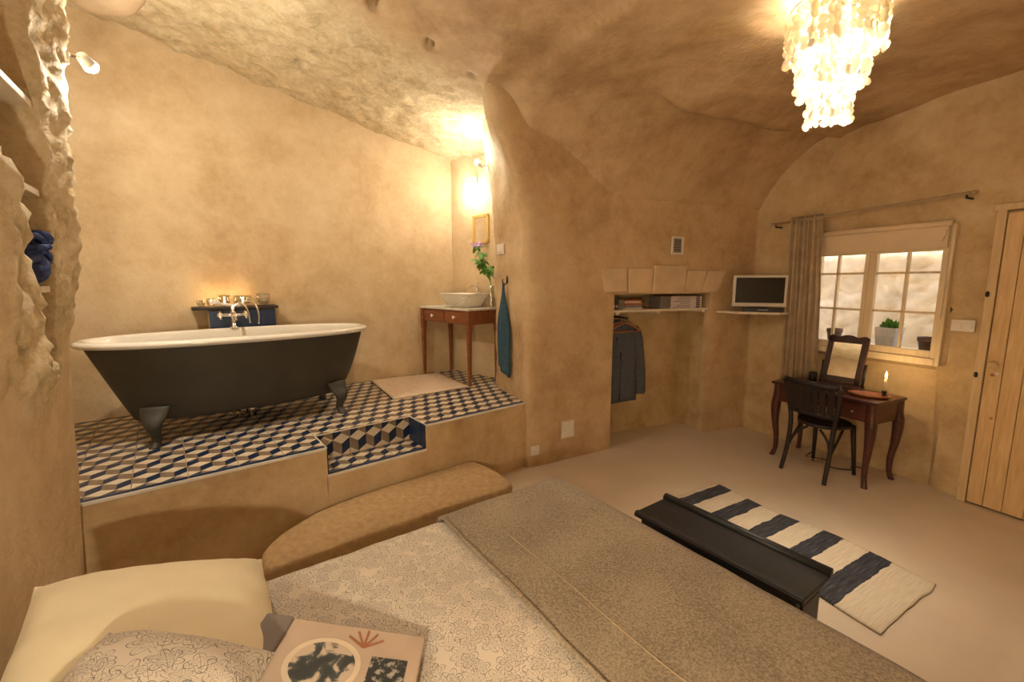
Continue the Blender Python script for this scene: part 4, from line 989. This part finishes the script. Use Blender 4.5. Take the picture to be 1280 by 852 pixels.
for z in (.95, 1.52):
    mb = MB(); mb.tube([(-.03, -.056, z - .02), (-.03, -.056, z + .02)], .006, 8); mb.box((-.03, -.056, z), (.02, .004, .03)); mb.build('strike', 'iron', dr)

# ------------------------------------------------------------------ dressing table, mirror, chair
DA = math.radians(-65.6)
dk = empty('dressing_table', (2.793, 3.634, 0), DA, 'dark mahogany dressing table with cabriole legs under the window', 'table')
DH = .70
mb = MB(); out_ = [(-.42, -.235), (-.40, -.245), (.40, -.245), (.42, -.235), (.42, .18), (-.42, .18)]
mb.prism(out_, DH - .022, DH); mb.build('tabletop', 'mahogany', dk, bevel=.005)
mb = MB()
for sx in (-1, 1): mb.box((sx * .375, -.01, DH - .105), (.022, .37, .165))
mb.box((0, .18, DH - .105), (.75, .02, .165)); mb.box((0, -.195, DH - .032), (.75, .02, .02)); mb.build('apron', 'mahogany', dk)
for k in (-1, 0, 1):
    w_ = .245; mb = MB(); hh = .135 if k else .085; mb.box((k * .25, -.203, DH - .042 - hh / 2), (w_ - .006, .022, hh)); d = mb.build('drawer', 'mahogany', dk, bevel=.004)
    mb = MB(); mb.ell((k * .25, -.222, DH - .042 - hh / 2), (.012, .012, .012)); mb.build('knob', 'brass', d, smooth=True)
for sx in (-1, 1):
    for sy in (-1, 1):
        mb = MB(); rings = []; prof = [(DH - .022, 0, .028), (.58, 0, .030), (.50, .008, .033), (.42, .010, .030), (.30, .002, .023), (.18, -.014, .018), (.08, -.014, .016), (.03, -.002, .017), (0, .008, .019)]
        d_ = Vector((sx, sy)).normalized()
        for z, o_, w_ in prof:
            c_ = Vector((sx * .372, (-.20 if sy < 0 else .175))) + d_ * o_; rings.append([(c_.x + a_ * w_, c_.y + b_ * w_, z) for a_, b_ in ((-1, -.6), (-.6, -1), (.6, -1), (1, -.6), (1, .6), (.6, 1), (-.6, 1), (-1, .6))])
        mb.loft(crom_rings(rings, 4)); mb.build('leg', 'mahogany', dk, smooth=True)
MDk = Matrix.Translation((2.793, 3.634, 0)) @ Matrix.Rotation(DA, 4, 'Z')
tm = empty('table_mirror', (0, 0, 0), 0, 'tilted dressing mirror in a dark carved frame on the table', 'mirror')
tm.matrix_world = MDk @ Matrix.Translation((.01, .02, DH)) @ Matrix.Rotation(math.radians(8), 4, 'Z')
tilt = Matrix.Translation((0, 0, .045)) @ Matrix.Rotation(math.radians(-16), 4, 'X')
def tb(mb_, c, d):
    m2 = MB(); m2.box(c, d); mb_.add([tilt @ Vector(p) for p in m2.v], m2.f)
mb = MB(); W2, H2 = .145, .40
for sx in (-1, 1): tb(mb, (sx * (W2 - .022), 0, H2 / 2), (.045, .026, H2))
tb(mb, (0, 0, .028), (W2 * 2, .026, .056))
top = [(-W2, H2 - .05), (W2, H2 - .05), (W2, H2 + .005), (W2 * .8, H2 + .018), (W2 * .45, H2 + .004), (W2 * .2, H2 + .018), (0, H2 + .022), (-W2 * .2, H2 + .018), (-W2 * .45, H2 + .004), (-W2 * .8, H2 + .018), (-W2, H2 + .005)]
n_ = len(top); mb.add([tilt @ Vector((x_, -.013, z)) for x_, z in top] + [tilt @ Vector((x_, .013, z)) for x_, z in top], [tuple(range(n_)), tuple(range(2 * n_ - 1, n_ - 1, -1))] + [(i, n_ + i, n_ + (i + 1) % n_, (i + 1) % n_) for i in range(n_)])
mb.build('frame', 'dark_walnut', tm, bevel=.004)
mb = MB(); tb(mb, (0, -.008, .20), (W2 * 2 - .085, .004, .30)); mb.build('glass', 'mirror_glass', tm)
mb = MB(); mb.box((0, .02, .018), (.30, .14, .034)); mb.build('base', 'dark_walnut', tm, bevel=.005)
mb = MB()
for sx in (-1, 1): mb.tube([(sx * .155, .02, .03), (sx * .155, .055, .22)], .009, 8)
mb.build('upright', 'ebony', tm, smooth=True)
# candle in holder, oval tray, jar
cd = empty('candle_holder', MDk @ Vector((.335, .02, DH)), 0, 'black candle holder with a lit candle at the end of the dressing table', 'candle')
mb = MB(); mb.lathe([(.028, 0), (.028, .006), (.010, .012), (.010, .03), (.016, .036), (.016, .05), (.008, .05)], 14); mb.build('holder', 'iron', cd, smooth=True)
mb = MB(); mb.lathe([(.0095, .05), (.0095, .155), (.003, .158)], 12); mb.build('candle', 'wax', cd, smooth=True)
mb = MB(); mb.lathe([(.001, .158), (.007, .168), (.006, .182), (.001, .202)], 10); mb.build('flame', 'flame', cd, smooth=True)
lamp('candle_light', (0, 0, .21), 1.0, (1, .66, .30), .012, cd)
mb = MB(); mb.lathe([(.10, 0), (.125, .006), (.14, .022), (.133, .022), (.12, .010), (.05, .008)], 28, (0, 0, 0), 1, .62); o = mb.build('oval_tray', 'cherry', smooth=True); o.matrix_world = MDk @ Matrix.Translation((.27, -.06, DH)) @ Matrix.Rotation(.3, 4, 'Z'); tag(o, 'shallow oval wooden tray beside the candle', 'tray')
mb = MB(); mb.lathe([(.032, 0), (.034, .01), (.034, .075), (.030, .085), (.022, .085), (.022, .06)], 16); o = mb.build('dark_jar', 'iron', smooth=True); o.matrix_world = MDk @ Matrix.Translation((-.255, .10, DH)); tag(o, 'dark metal jar on the dressing table next to the curtain', 'jar')
mb = MB(); mb.lathe([(.03, 0), (.045, .008), (.045, .014), (.035, .014)], 16); o = mb.build('trinket_dish', 'porcelain', smooth=True); o.matrix_world = MDk @ Matrix.Translation((-.20, -.03, DH)); tag(o, 'small pale dish on the dressing table behind the chair back', 'dish')
# chair
ch = empty('bentwood_chair', (2.625, 3.515, 0), DA, 'black bentwood chair with a curved slatted back at the dressing table', 'chair')
def chair_part(mb, name, **k): return mb.build(name, 'ebony', ch, smooth=True, **k)
mb = MB(); pol = [(.195 * math.cos(a_) * (1 if math.sin(a_) > 0 else .94), .195 * math.sin(a_)) for a_ in [2 * PI * k / 32 for k in range(32)]]; mb.prism(pol, .425, .455); mb.build('seat', 'ebony', ch, bevel=.01)
for sx in (-1, 1):
    mb = MB(); mb.tube(crom([(sx * .175, -.235, 0), (sx * .168, -.185, .22), (sx * .17, -.165, .44), (sx * .195, -.18, .62), (sx * .215, -.215, .785)], 6), [.018 - .004 * abs(i / 24 - .5) for i in range(25)], 10); chair_part(mb, 'back_leg')
    mb = MB(); mb.tube([(sx * .165, .195, 0), (sx * .145, .15, .43)], [.014, .019], 10); chair_part(mb, 'front_leg')
    mb = MB(); mb.tube(crom([(sx * .168, -.18, .20), (sx * .13, -.15, .32), (sx * .05, -.13, .405)], 6), .010, 8); mb.tube(crom([(sx * .168, -.18, .22), (sx * .16, -.06, .36), (sx * .15, .0, .415)], 6), .010, 8); chair_part(mb, 'brace')
def backarc(z, sag=.06, w_=.215, y0=-.215, n=14): return [(w_ * t, y0 - sag * (1 - t * t) * 1.0, z) for t in [-1 + 2 * k / n for k in range(n + 1)]]
mb = MB(); rings = [[(x_, y_ + e_, z + h_) for e_, h_ in ((-.009, -.022), (.009, -.022), (.010, .018), (0, .026), (-.010, .018))] for x_, y_, z in backarc(.79)]; mb.loft(rings); chair_part(mb, 'top_rail')
mb = MB(); rings = [[(x_, y_ + e_, z + h_) for e_, h_ in ((-.008, -.02), (.008, -.02), (.008, .02), (-.008, .02))] for x_, y_, z in backarc(.545, .045, .19, -.178)]; mb.loft(rings); chair_part(mb, 'lower_rail')
for k in range(7):
    t = -.78 + 1.56 * k / 6; a_ = (.19 * t, -.178 - .045 * (1 - t * t), .545); b_ = (.212 * t, -.213 - .06 * (1 - t * t), .785)
    mb = MB(); mb.loft([[(p[0] + sx * .0235, p[1] + sy * .005, p[2]) for sx, sy in ((-1, -1), (1, -1), (1, 1), (-1, 1))] for p in (a_, b_)]); mb.build('slat', 'ebony', ch, bevel=.002)
# cables on the floor under the table
mb = MB(); mb.tube(crom([(*p, .006) for p in (wr(1.05, -.05), wr(1.0, -.25), wr(.88, -.16), wr(.78, -.30), wr(.66, -.20), wr(.70, -.10), wr(.60, -.06))], 8), .005, 6); tag(mb.build('power_cable', 'black_plastic', smooth=True), 'dark power cable looping on the floor under the dressing table', 'cable')
mb = MB(); mb.tube(crom([(*p, .018) for p in (wr(.98, -.04), wr(.90, -.22), wr(.98, -.30), wr(.84, -.24), wr(.80, -.06))], 8), .004, 6); tag(mb.build('thin_cable', 'rope', smooth=True), 'thin pale cable tangled on the floor behind the chair', 'cable')

# ------------------------------------------------------------------ rug and chest
ra = math.radians(-60.5); rc = Vector((1.66, 2.53)); 
mb = MB(); LX, LY = 1.33, .66; nx, ny = 90, 40
for i in range(nx + 1):
    for j in range(ny + 1):
        x_ = -LX / 2 + LX * i / nx; y_ = -LY / 2 + LY * j / ny; y_ += .012 * math.sin(x_ * 6) * 1.0 + .02 * nz(x_, 0, 0, 2.5); x2 = x_ + .014 * nz(0, y_, 0, 7)
        mb.v.append((x2, y_, .008 + .003 * fbm(x_, y_, 0, 16, 2) + .004 * max(0, nz(x_, y_, 0, 3))))
for i in range(nx):
    for j in range(ny): mb.f.append((i * (ny + 1) + j, (i + 1) * (ny + 1) + j, (i + 1) * (ny + 1) + j + 1, i * (ny + 1) + j + 1)); mb.mi.append(0)
o = mb.build('rag_rug', 'rag_rug', smooth=True, solid=.010); o.location = (rc.x, rc.y, 0); o.rotation_euler = (0, 0, ra); tag(o, 'cream woven rag rug with dark bands on the screed floor', 'rug')
CH = .41
cA = math.atan2(1.66 - 2.291, 1.338 - .891); cc = Vector((.995, 1.905))
ct = empty('black_chest', (cc.x, cc.y, 0), cA, 'low black painted wooden chest at the foot of the bed', 'chest')
mb = MB(); mb.box((0, .0, .20), (.74, .24, .36)); mb.build('body', 'black_paint', ct, bevel=.004)
mb = MB(); mb.box((0, .0, .02), (.77, .27, .04)); mb.build('plinth', 'black_paint', ct, bevel=.006)
mb = MB(); mb.box((0, -.01, .385), (.80, .27, .022)); lid = mb.build('lid', 'black_paint', ct, bevel=.006)
mb = MB(); mb.tube([(-.40, .128, .40), (.40, .128, .40)], .022, 12); mb.build('rear_moulding', 'black_paint', lid, smooth=True)
mb = MB(); mb.box((0, -.125, .393), (.80, .03, .018)); mb.build('front_moulding', 'black_paint', lid, bevel=.006)
for sx in (-1, 1):
    mb = MB(); mb.box((sx * .374, 0, .21), (.012, .16, .24)); mb.build('end_panel', 'black_paint', ct, bevel=.004)

# ------------------------------------------------------------------ bed and bedding
BA = AN
def bedm(n, m_, z): q = nm(n, m_); return (q[0], q[1], z)
NF, NH, ML, MR, BZ = 1.45, -.50, 1.64, .10, .53
bc = nm((NF + NH) / 2, (ML + MR) / 2)
bed = empty('double_bed', (bc[0], bc[1], 0), BA, 'low double bed with its head against the plaster wall', 'bed')
LN, WM = NF - NH, ML - MR
mb = MB(); mb.box((0, 0, .22), (LN - .04, WM - .04, .12)); mb.build('bed_base', 'ebony', bed, bevel=.01)
for sx in (-1, 1):
    for sy in (-1, 1): mb = MB(); mb.box((sx * (LN / 2 - .1), sy * (WM / 2 - .1), .08), (.07, .07, .16)); mb.build('leg', 'ebony', bed)
mb = MB(); mb.box((0, 0, .385), (LN - .03, WM - .03, .21)); mb.build('mattress', 'linen_white', bed, bevel=.05, bseg=4)
def cloth(name, n0, n1, m0, m1, top, edge_n, edge_m0, edge_m1, hang, mat, label, cat, wr_=.006, res=.03, rad=.05, parent=None):
    """draped sheet: beyond each bed edge the cloth rolls over and hangs"""
    def wrap(x, e):
        d = x - e
        if d <= 0: return x, 0.
        L = rad * PI / 2
        if d < L: return e + rad * math.sin(d / rad), rad * (1 - math.cos(d / rad))
        return e + rad, rad + d - L
    mb = MB(); ni = int((n1 - n0) / res); nj = int((m1 - m0) / res)
    for i in range(ni + 1):
        for j in range(nj + 1):
            a_ = n0 + (n1 - n0) * i / ni; b_ = m0 + (m1 - m0) * j / nj
            an, d1_ = wrap(a_, edge_n); bn, d2_ = wrap(b_, edge_m1) ; bn2, d3_ = wrap(-b_, -edge_m0)
            if -b_ > -edge_m0: bn = -bn2
            dd = math.sqrt(d1_ ** 2 + d2_ ** 2 + d3_ ** 2); q = nm(an, bn)
            h = wr_ * fbm(a_, b_, 0, 3.2, 4, 4.) + wr_ * .5 * nz(a_, b_, 0, 9)
            side = .02 * math.sin(a_ * 17) * ss(.06, .3, d2_ + d3_) + .02 * math.sin(b_ * 15) * ss(.06, .3, d1_)
            qx = Vector(q) + (MM * side if d2_ > d1_ else NN * side if d1_ > 0 else MM * 0)
            mb.v.append((qx.x, qx.y, max(.03, top - dd + h)))
    for i in range(ni):
        for j in range(nj): mb.f.append((i * (nj + 1) + j, (i + 1) * (nj + 1) + j, (i + 1) * (nj + 1) + j + 1, i * (nj + 1) + j + 1)); mb.mi.append(0)
    o = mb.build(name, mat, parent, smooth=True, solid=.006)
    if label: tag(o, label, cat)
    return o
cloth('duvet', -.42, .90, MR - .30, ML + .32, BZ + .014, 9, MR, ML, .3, 'floral_linen', 'off-white duvet printed with fine grey flower outlines', 'duvet', .010)
BLK = cloth('blanket', .775, NF + .40, MR - .34, ML + .36, BZ + .034, NF, MR - .01, ML + .012, .3, 'felt_blanket', 'taupe felt blanket folded across the foot of the bed', 'blanket', .006)
# folded turn-back and its pale seam
mb = MB(); L = 60
for off, rr_, nm_, mt in ((.775, .008, 'folded_edge', 'felt_blanket'), (.945, .0022, 'seam', 'curtain_cloth')):
    mb = MB(); pts = []
    for k in range(L + 1):
        m_ = MR + (ML - MR) * k / L; h = .006 * fbm(off, m_, 0, 3.2, 4, 4.) + .003 * nz(off, m_, 0, 9); pts.append(bedm(off + .012 * nz(m_, 0, 0, 2), m_, BZ + .0385 + h))
    pts += [bedm(off, ML + .035, BZ + .015), bedm(off, ML + .062, BZ - .04), bedm(off, ML + .065, BZ - .20)]
    mb.tube(pts, rr_, 8); mb.build(nm_, mt, BLK, smooth=True)
def pillow(name, cn, cm, z, ln, wm, h, rot, mat, label, tiltx=0., res=40, sag=0.):
    mb = MB()
    for side in (1, -1):
        for i in range(res + 1):
            for j in range(res + 1):
                u_ = -1 + 2 * i / res; v_ = -1 + 2 * j / res
                th = (max(0, (1 - abs(u_) ** 2.6) * (1 - abs(v_) ** 2.6))) ** .55
                pin = 1 - .05 * (1 - abs(u_) ** 2) * abs(v_) ** 6; pin2 = 1 - .05 * (1 - abs(v_) ** 2) * abs(u_) ** 6
                wr_ = .016 * fbm(u_ * 1.2, v_ * 1.2, side, 1.6, 3, cn) * (1 - .3 * th) + .010 * math.sin(v_ * 11 + u_ * 5) * abs(u_) ** 4 * (1 - abs(v_)) 
                zz = (h * (1.0 if side > 0 else .35)) * th * side + (wr_ if side > 0 else wr_ * .2)
                mb.v.append((u_ * ln / 2 * pin2, v_ * wm / 2 * pin, zz))
    k = res + 1
    for s_ in (0, 1):
        for i in range(res):
            for j in range(res):
                q = [s_ * k * k + i * k + j, s_ * k * k + (i + 1) * k + j, s_ * k * k + (i + 1) * k + j + 1, s_ * k * k + i * k + j + 1]
                if s_: q.reverse()
                mb.f.append(tuple(q)); mb.mi.append(0)
    o = mb.build(name, mat, smooth=True); q = nm(cn, cm)
    o.matrix_world = Matrix.Translation((q[0], q[1], z)) @ Matrix.Rotation(BA + rot, 4, 'Z') @ Matrix.Rotation(tiltx, 4, 'Y')
    tag(o, label, 'pillow'); return o
pillow('white_pillow', -.175, 1.38, BZ + .130, .58, .70, .10, 0.05, 'linen_white', 'plain cream white pillow propped on the head wall, far from the reading lamp', .26)
pillow('white_pillow', -.185, .38, BZ + .135, .64, .66, .10, 0.0, 'linen_white', 'plain cream white pillow propped on the head wall beside the reading lamp', .26)
pillow('printed_pillow', -.190, 1.0, BZ + .225, .37, .42, .090, -.50, 'floral_linen', 'small pillow printed with grey flower outlines leaning on the white one', .24)
# brochure on the duvet
bk = empty('brochure', (-.465, .985, BZ + .084), math.radians(2), 'open picture brochure with an oval portrait lying on the duvet', 'book'); bk.scale = (1.12, 1.12, 1); bk.rotation_euler[1] = .19
mb = MB(); mb.box((-.17, 0, .012), (.07, .23, .022)); mb.build('grey_cover', 'paper_grey', bk, bevel=.006)
mb = MB(); mb.box((.03, 0, .010), (.335, .23, .014)); mb.build('page', 'paper_tan', bk, bevel=.004)
def disc(a_, b_, z0, z1, c, n=36): mb = MB(); mb.prism([(c[0] + a_ * math.cos(t), c[1] + b_ * math.sin(t)) for t in [2 * PI * k / n for k in range(n)]], z0, z1); return mb
disc(.085, .075, .0165, .0185, (-.02, -.005)).build('oval_border', 'book_cream', bk); disc(.072, .062, .0180, .0192, (-.02, -.005)).build('oval_picture', 'portrait_print', bk)
mb = MB(); mb.box((.125, -.015, .0178), (.085, .10, .0014)); mb.build('small_picture', 'dark_print', bk)
mb = MB()
for k in range(5): a_ = -1 + .5 * k; mb.tube([(.055, .055, .0185), (.055 + .05 * math.sin(a_), .055 + .05 * math.cos(a_), .0185)], .003, 5, .4)
mb.build('ribbon_print', 'hanger_wood', bk)
# headboard-side reading lamp (out of frame, lights the pillows)
p = nm(-.34, -.12); rl = empty('bedside_lamp', (p[0], p[1], 0), 0, 'small bedside lamp on a stool next to the bed head', 'lamp')
mb = MB(); mb.lathe([(.17, 0), (.17, .02), (.03, .04), (.03, .50), (.17, .52), (.17, .55), (.01, .55)], 20); mb.build('stool', 'ebony', rl, smooth=False)
mb = MB(); mb.lathe([(.07, .55), (.07, .565), (.012, .58), (.012, 1.12), (.01, 1.12)], 16); mb.build('base', 'brass', rl, smooth=True)
mb = MB(); mb.ell((0, 0, 1.16), (.03, .03, .04)); mb.build('bulb', 'bulb_warm', rl, smooth=True)
lamp('lamp_light', (0, 0, 1.26), 34, (1, .88, .66), .03, rl)

# ------------------------------------------------------------------ niche shelves and their bundle
def niche_shelf(m0, m1, z, label):
    mb = MB(); pts = []
    for m_ in (m0, m1): n0 = -.547 + .043 * (z - .6); pts.append((n0 + .01, n0 - .24, m_))
    mb.prism([nm(pts[0][0], m0), nm(pts[1][0], m1), nm(pts[1][1], m1), nm(pts[0][1], m0)], z - .012, z + .012); o = mb.build('niche_shelf', 'shelf_paint', bevel=.002); tag(o, label, 'shelf', 'boards in the rock niche')
niche_shelf(1.4, 2.345, 2.235, 'highest white board shelf in the rock niche')
niche_shelf(2.05, 2.35, 1.925, 'middle white board shelf in the rock niche, above the blue bundle')
niche_shelf(2.18, 2.40, 1.575, 'lowest white board shelf in the rock niche, under the blue bundle')
mb = MB(); random.seed(11); c_ = Vector((*nm(-.52, 2.325), 1.685))
for k in range(11):
    o_ = Vector((random.uniform(-.03, .03), random.uniform(-.03, .03), random.uniform(-.05, .07))); R = Matrix.Rotation(random.uniform(0, 3), 3, (random.random(), random.random(), random.random()))
    mb.tube([c_ + o_ + R @ Vector((.045 * math.cos(a_), .035 * math.sin(a_), 0)) for a_ in [2 * PI * q / 12 for q in range(13)]], .012, 6)
mb.ell(c_ - Vector((0, 0, .03)), (.05, .05, .06))
tag(mb.build('cloth_bundle', 'blue_yarn', smooth=True), 'crumpled bundle of blue yarn on the niche shelf', 'bundle')

# ------------------------------------------------------------------ chandelier of shell discs
cx, cy = 1.585, 2.30
cz = ceil_h(cx, cy)
cn = empty('shell_chandelier', (cx, cy, 0), 0, 'tiered chandelier of milky shell discs hanging from the vault', 'chandelier')
mb = MB(); mb.lathe([(.05, cz + .01), (.05, cz - .02), (.006, cz - .03), (.006, cz - .06), (.02, cz - .07)], 14); mb.build('ceiling_rose', 'brass', cn, smooth=True)
tiers = [(.20, cz - .05, 2.715, 44), (.145, cz - .05, 2.565, 34), (.09, cz - .05, 2.40, 24)]
mb = MB()
for r_, zt, zb, n_ in tiers: mb.tube([(r_ * math.cos(a_), r_ * math.sin(a_), zt) for a_ in [2 * PI * k / 32 for k in range(33)]], .004, 6)
for k in range(3): a_ = 2 * PI * k / 3; mb.tube([(0, 0, cz - .05), (.2 * math.cos(a_), .2 * math.sin(a_), cz - .05)], .004, 6)
mb.build('ring_frame', 'brass', cn)
random.seed(21)
for r_, zt, zb, n_ in tiers:
    for k in range(n_):
        a_ = 2 * PI * k / n_ + random.uniform(-.05, .05); mb = MB(); z = zt - .01; ze = zb + random.uniform(0, .03)
        while z > ze:
            R = Matrix.Rotation(a_ + random.uniform(-1.2, 1.2), 3, 'Z'); rad_ = random.uniform(.017, .024)
            c_ = Vector((r_ * math.cos(a_), r_ * math.sin(a_), z - rad_)); mb.add([c_ + R @ Vector((.0005 * (1 if q == 8 else 0), rad_ * math.cos(2 * PI * q / 8), rad_ * math.sin(2 * PI * q / 8))) for q in range(8)], [tuple(range(8))])
            z -= rad_ * 1.55
        mb.build('shell_strand', 'capiz', cn)
mb = MB(); mb.ell((0, 0, 2.86), (.03, .03, .04)); mb.build('bulb', 'bulb_warm', cn, smooth=True)
lamp('chandelier_light', (0, 0, 2.82), 150, (1, .89, .70), .11, cn)
